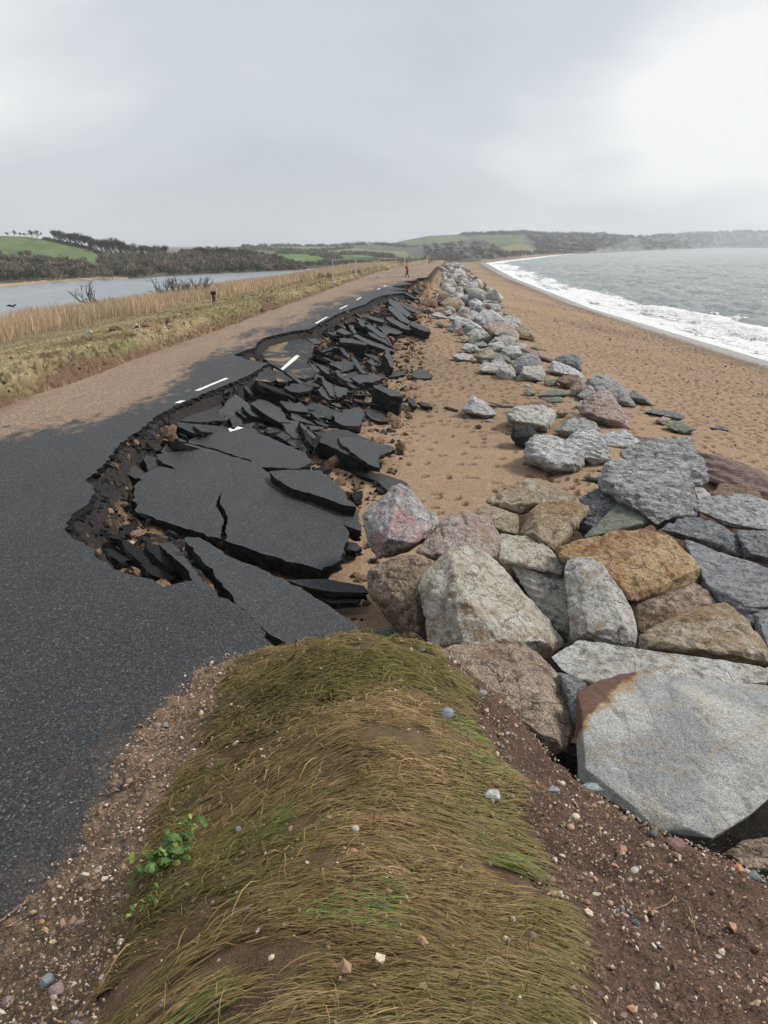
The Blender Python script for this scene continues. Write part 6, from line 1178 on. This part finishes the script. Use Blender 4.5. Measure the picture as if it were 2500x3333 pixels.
# green weed
def leaf_mesh(L, w, seed, lobes=True):
    r = np.random.default_rng(seed); n = 12; V = []; cur = r.uniform(.5, 1.4)
    for i in range(n+1):
        t = i/n; ww = w*(math.sin(math.pi*min(1, (t*.92+.04)))**.8)*(.12 if t < .22 else 1)*(1+(.22*math.sin(t*34+seed) if lobes else 0)); x = L*t*math.cos(cur*t*.6); z = L*.55*math.sin(t*2.2)*.5-L*.18*t*t*cur; rip = .10*w*math.sin(t*21+seed)
        V += [(x, -ww/2, z+rip+.12*ww), (x, 0, z), (x, ww/2, z-rip+.12*ww)]
    F = []
    for i in range(n):
        for k in (0, 1): F.append((i*3+k, i*3+k+1, i*3+k+4, i*3+k+3))
    return mesh_np('leaf', np.array(V), np.array(F), True)
def weed(px, py, wpx, n, label, seed):
    p = rayg(px, py, .05); k = 1.35*wpx*p[1]/2400; o = empty('weed_plant', p, label, 'weed'); r = np.random.default_rng(seed)
    for i in range(n):
        a = r.uniform(0, 6.28); L = r.uniform(.13, .30)*k; me = leaf_mesh(L, L*r.uniform(.18, .42), seed*50+i); q = np.array((r.normal(0, .20*k), r.normal(0, .20*k))); z = float(gz(np.array([p[0]+q[0]]), np.array([p[1]+q[1]]))[0])-p[2]+.075
        lf = link('leaf', me, M['leafy'] if r.uniform() < .22 else M['leaf'], o, (q[0], q[1], z+r.uniform(0, .03))); lf.rotation_euler = (r.normal(0, .45), r.normal(-.1, .3), a)
weed(*src('L', 690, 1040), 230, 80, "green dock like weed with wavy leaves at the edge of the flattened grass", 3); weed(*src('L', 790, 900), 110, 12, "yellow green weed behind the bigger dock like weed", 4); weed(*src('L', 620, 1230), 120, 14, "straggling green weed nearest the viewer, in front of the dock like one", 5)
weed(*src('L', 1222, 172), 34, 6, "tiny bright green sprout at the top of the bank by the asphalt slab", 6); weed(*src('L', 935, 735), 44, 7, "small green sprout in the flattened grass above the dock like weed", 7)
# single stones
def stone(fr, x, y, w, h, c, label, seed, flat=.55, name='stone', cat='stone', ang=False):
    px, py = src(fr, x, y); s = 1/FR[fr][2]; p = rayg(px, py+h*s*.25, .0); k = w*s*p[1]/2350/2; r = np.random.default_rng(seed); V0, F0 = ICO[1]; d = 1+(r.normal(0, .12, len(V0)) if ang else .12*fbm(V0[:, 0]*1.3+seed, V0[:, 1]*1.3, V0[:, 2]*1.3, 2, seed))
    V = V0*d[:, None]*np.array((k, k*max(.55, min(1.1, h/w*1.25)), k*flat)); cc = np.clip(np.array(c)*(1+.25*fbm(V[:, 0]*60, V[:, 1]*60, V[:, 2]*60, 3, seed))[:, None], .01, 1); me = mesh_np(name, V, F0, not ang, col=cc, mats=[M['pebble']]); on = tag(link(name, me, None, None, (p[0], p[1], p[2]+k*flat*.45+(.045 if inpoly(np.array([p[0]]), np.array([p[1]]), GP)[0] else .012))), label, cat, 'single stones'); on.rotation_euler = (r.normal(0, .1), r.normal(0, .1), r.normal(0, .5))
def mk_pebble():
    m = NT('pebble'); co = m.coord(True); k = m.noise(co, 60, 4, .6); m.col(m.mix(1.0, m.attr('gcol'), m.ramp(k, [(.3, (.75,)*3), (.7, (1.25,)*3)]), 'MULTIPLY')).rough(.65).nrm(m.bump(k, .4, .004)); return m.m
M['pebble'] = mk_pebble(); TN, CR, GYB, DG, PU, OR, MR, PL = (.36, .25, .16), (.52, .43, .32), (.20, .225, .25), (.075, .08, .085), (.24, .18, .17), (.42, .20, .10), (.17, .095, .085), (.36, .36, .34)
for i, a in enumerate((('E', 522, 1043, 42, 26, TN, "smooth tan oval pebble alone on the bare asphalt", .7), ('E', 299, 263, 36, 20, CR, "cream pebble on the asphalt beside the broken road edge", .7), ('Q', 322, 430, 68, 64, GYB, "smooth blue grey pebble on top of the flattened grass", .6), ('Q', 513, 777, 84, 56, PL, "angular grey stone at the sea side edge of the grass", .5), ('Q', 174, 836, 42, 26, TN, "oblong tan pebble lying in the grass beside the cream one", .6), ('Q', 231, 868, 30, 34, CR, "round cream pebble lying in the grass", .8),
  ('Q', 219, 166, 36, 26, DG, "small dark slate stone on the far top of the bank", .4), ('Q', 472, 328, 38, 30, GYB, "blue grey stone at the top of the bare soil strip", .5), ('Q', 857, 845, 46, 44, CR, "knobbly pale stone on the bare soil", .8), ('Q', 838, 888, 40, 36, TN, "rounded tan stone just below the knobbly pale one", .7), ('Q', 768, 731, 68, 32, GYB, "flat grey stone beside the round cream stone on the soil edge", .35), ('Q', 803, 707, 32, 30, CR, "round cream stone at the top of the soil slope", .8), ('Q', 1102, 1066, 54, 32, PL, "flat pale stone halfway down the dark soil", .4),
  ('Q', 1050, 985, 74, 34, (.25, .15, .09), "brown oblong stone embedded in the dark soil", .4), ('Q', 1275, 958, 96, 70, MR, "large maroon stone at the crest of the soil below the quarried block", .6), ('Q', 675, 1372, 52, 72, MR, "upright maroon stone between grass and soil", .9), ('Q', 1533, 1060, 54, 48, OR, "orange brown stone at the foot of the lower right rock", .7), ('Q', 1592, 1086, 70, 52, (.11, .14, .14), "dark blue green stone right of the orange brown one", .5), ('Q', 1182, 914, 44, 34, DG, "dark slate chip against the foot of the quarried block", .5),
  ('L', 200, 1520, 72, 68, GYB, "larger dark grey stone of a pair in the bottom left shingle", .7), ('L', 240, 1562, 78, 78, PU, "paler stone of a pair in the bottom left shingle", .8), ('L', 656, 466, 42, 30, PU, "purple grey pebble by the asphalt edge at the top of the shingle", .7), ('L', 691, 461, 28, 26, GYB, "blue grey pebble touching the purple grey one", .7), ('L', 536, 694, 34, 26, DG, "dark grey flat pebble on the edge of the asphalt", .5), ('L', 1470, 1023, 44, 26, OR, "orange red pebble in the dark hollow of the grass", .6), ('L', 1434, 884, 34, 26, DG, "dark pebble in the grass above the orange red one", .6), ('L', 1476, 926, 40, 32, PL, "grey pebble pair stone in the grass above the dark hollow", .7),
  ('L', 992, 919, 32, 30, GYB, "pale blue pebble in the grass right of the weeds", .6), ('L', 1130, 1471, 40, 20, CR, "flat cream stone in the grass near the bottom", .4), ('L', 140, 1243, 40, 24, TN, "tan oval pebble beside the driftwood stick", .6), ('L', 174, 1282, 30, 26, OR, "orange pebble right of the driftwood stick", .8), ('L', 336, 1281, 44, 30, PU, "purple flat pebble in the left shingle", .5), ('L', 108, 1030, 36, 20, CR, "white oblong pebble on the asphalt at the left edge", .6), ('E', 385, 718, 30, 22, PL, "white stone lying in the hole in the road edge", .7),
  ('L', 35, 1610, 60, 50, PU, "mauve stone at the bottom left corner", .7), ('Q', 620, 1637, 50, 34, PL, "flat white stone in the grass at the bottom centre", .4), ('Q', 1430, 1155, 26, 24, MR, "small maroon pebble on the dark soil by the thin root", .8), ('Q', 1110, 1287, 44, 34, DG, "dark grey pebble on the dark soil", .6), ('Q', 1024, 1245, 36, 34, PL, "pale grey pebble left of the dark grey one", .7), ('Q', 1000, 1205, 34, 32, TN, "tan pebble with a grey flat stone behind, on the soil", .7), ('N', 190, 662, 88, 50, (.15, .17, .165), "green grey stone at the far corner of the bank beside the pale boulder", .5), ('N', 270, 695, 110, 40, PU, "flat brown stone behind the bank top under the pale boulder", .4), ('Q', 918, 728, 104, 44, (.22, .25, .245), "pale green stone under the lower left corner of the quarried block", .5), ('Q', 1030, 785, 120, 70, (.24, .25, .235), "grey green stone below the pale green one", .5))):
    stone(*a[:7], 200+i, a[7], ang=(i % 3 == 1 or a[3] > 60 and i > 2))
# sticks and roots
def stick(P, rad, label, mat='wood', name='stick', cat='stick', lift=.02):
    W_ = [rayg(*src(*q), lift) for q in P]; A = Acc(); W_ = np.array(W_); t = np.linspace(0, len(W_)-1, 14); Q = np.stack([np.interp(t, np.arange(len(W_)), W_[:, k]) for k in range(3)], 1); rr = np.random.default_rng(len(label)); Q += rr.normal(0, rad*.5, Q.shape); c = Q[0].copy(); A.tube(Q-c, np.linspace(rad, rad*.6, 14), 6); tag(A.build(name, M[mat], None, c, True), label, cat)
stick([('L', 0, 1275), ('L', 60, 1228), ('L', 116, 1184)], .007, "pale driftwood stick lying on the asphalt at the left edge"); stick([('L', 568, 768), ('L', 650, 782), ('L', 738, 776)], .005, "thin curved twig on the shingle above the weeds"); stick([('Q', 1165, 1232), ('Q', 1240, 1205), ('Q', 1275, 1170)], .003, "short thin root on the dark soil", name='root', cat='root'); stick([('Q', 1330, 1215), ('Q', 1352, 1290), ('Q', 1380, 1400)], .003, "long thin root trailing down the dark soil", name='root', cat='root')
# gravel
def pebcols(n, r):
    pal = np.array(((.40, .30, .20), (.30, .19, .12), (.46, .38, .28), (.21, .15, .125), (.16, .14, .135), (.33, .20, .12), (.52, .46, .38), (.25, .17, .12))); return pal[r.integers(len(pal), size=n)]*r.uniform(.75, 1.2, (n, 1))
r = np.random.default_rng(81); n = 42000; X = r.uniform(-2.7, 3.2, n); Y = r.uniform(.9, 6.2, n)
ing = inpoly(X, Y, GP); dl = dpoly(X, Y, GP); k = (np.abs(X/Y) < .78) & (((~ing) & (r.uniform(0, 1, n) < np.where(X < -.3, np.exp(-np.maximum(dl-.30-.12*Y*.5, 0)*4.5), .62+.4*vnoise(X*2, Y*2)))) | (ing & (r.uniform(0, 1, n) < .075+.05*(dl < .2)))) & (bankw(X, Y) > .3); X, Y = X[k], Y[k]; n = len(X)
ing = ing[k]; sz = np.clip(r.lognormal(-5.45, .55, n), .002, .020); scatter('gravel', X, Y, sz, pebcols(n, r), "small mixed pebbles strewn over the shoulder, soil and grass of the bank", 'pebble', 82, 0, .2, (.5, .85), .26, 'gravel', np.where(ing, .05, .022))
# shingle and seaweed line on the beach
r = np.random.default_rng(91); n = 5200; Y = 14+80*r.uniform(0, 1, n)**1.5; X = shore(Y)-np.abs(r.normal(0, 6.5, n))-2.2; k = (X > XC(Y)+9) & (X/Y < .62); X, Y = X[k], Y[k]; n = len(X); g = r.uniform(.5, 1.2, (n, 1)); c = np.where(r.uniform(0, 1, (n, 1)) < .55, np.array((.14, .105, .08)), np.array((.30, .25, .20)))*g
scatter('beach_shingle', X, Y, np.clip(r.lognormal(-3.7, .5, n), .012, .09), c, "scattered shingle and driftweed on the lower beach", 'vcol', 92, 0, .35, (.3, .6), .2, 'shingle')
# stones and clods on the verge
r = np.random.default_rng(95); n = 700; Y = 12+75*r.uniform(0, 1, n)**1.6; X = XC(Y)-r.uniform(3.1, 9.5, n); k = X/Y > -.62; X, Y = X[k], Y[k]; n = len(X); scatter('verge_clods', X, Y, np.clip(r.lognormal(-3.0, .5, n), .02, .16), pebcols(n, r)*np.array((.75, .65, .6)), "clods and stones along the foot of the verge bank", 'vcol', 96, 0, .3, (.5, .8), .22, 'rubble')
for i, (fr, x, y, w, h, c, l) in enumerate((('A', 737, 603, 34, 18, (.55, .55, .54), "white boulder lying in the rough field"), ('A', 792, 602, 44, 22, (.20, .10, .075), "red brown clod beside the white boulder in the field"), ('A', 885, 612, 34, 14, (.34, .37, .40), "grey blue stone right of the red brown clod"), ('A', 636, 620, 50, 16, (.19, .11, .08), "flat brown clod left of the white boulder in the field"), ('A', 482, 638, 40, 12, (.40, .40, .38), "flat pale stone near the grass at the lower left of the field"), ('B', 618, 476, 32, 10, (.42, .38, .30), "pale block lying on the verge top"), ('B', 675, 532, 22, 8, (.48, .45, .38), "small pale stone at the foot of the verge"), ('B', 1048, 377, 16, 10, (.45, .42, .36), "pale stone near the fence on the verge"))): stone(fr, x, y, w, h, c, l, 400+i, .6, ang=True)
# ------------------------------------------------------------------ sea haze
A = Acc(); A.box((300, 1900, 41), (7000, 4600, 108))
hz = NT('haze_air'); hz.t.nodes.remove(hz.b); pv = hz.n('ShaderNodeVolumePrincipled'); pv.inputs['Color'].default_value = (.90, .94, 1.0, 1); pv.inputs['Density'].default_value = .00028; pv.inputs['Anisotropy'].default_value = .2
hz.t.links.new(pv.outputs[0], hz.t.nodes['Material Output'].inputs['Volume']); tag(A.build('haze', hz.m), "thin grey sea haze over the bay", 'haze', None, 'stuff')
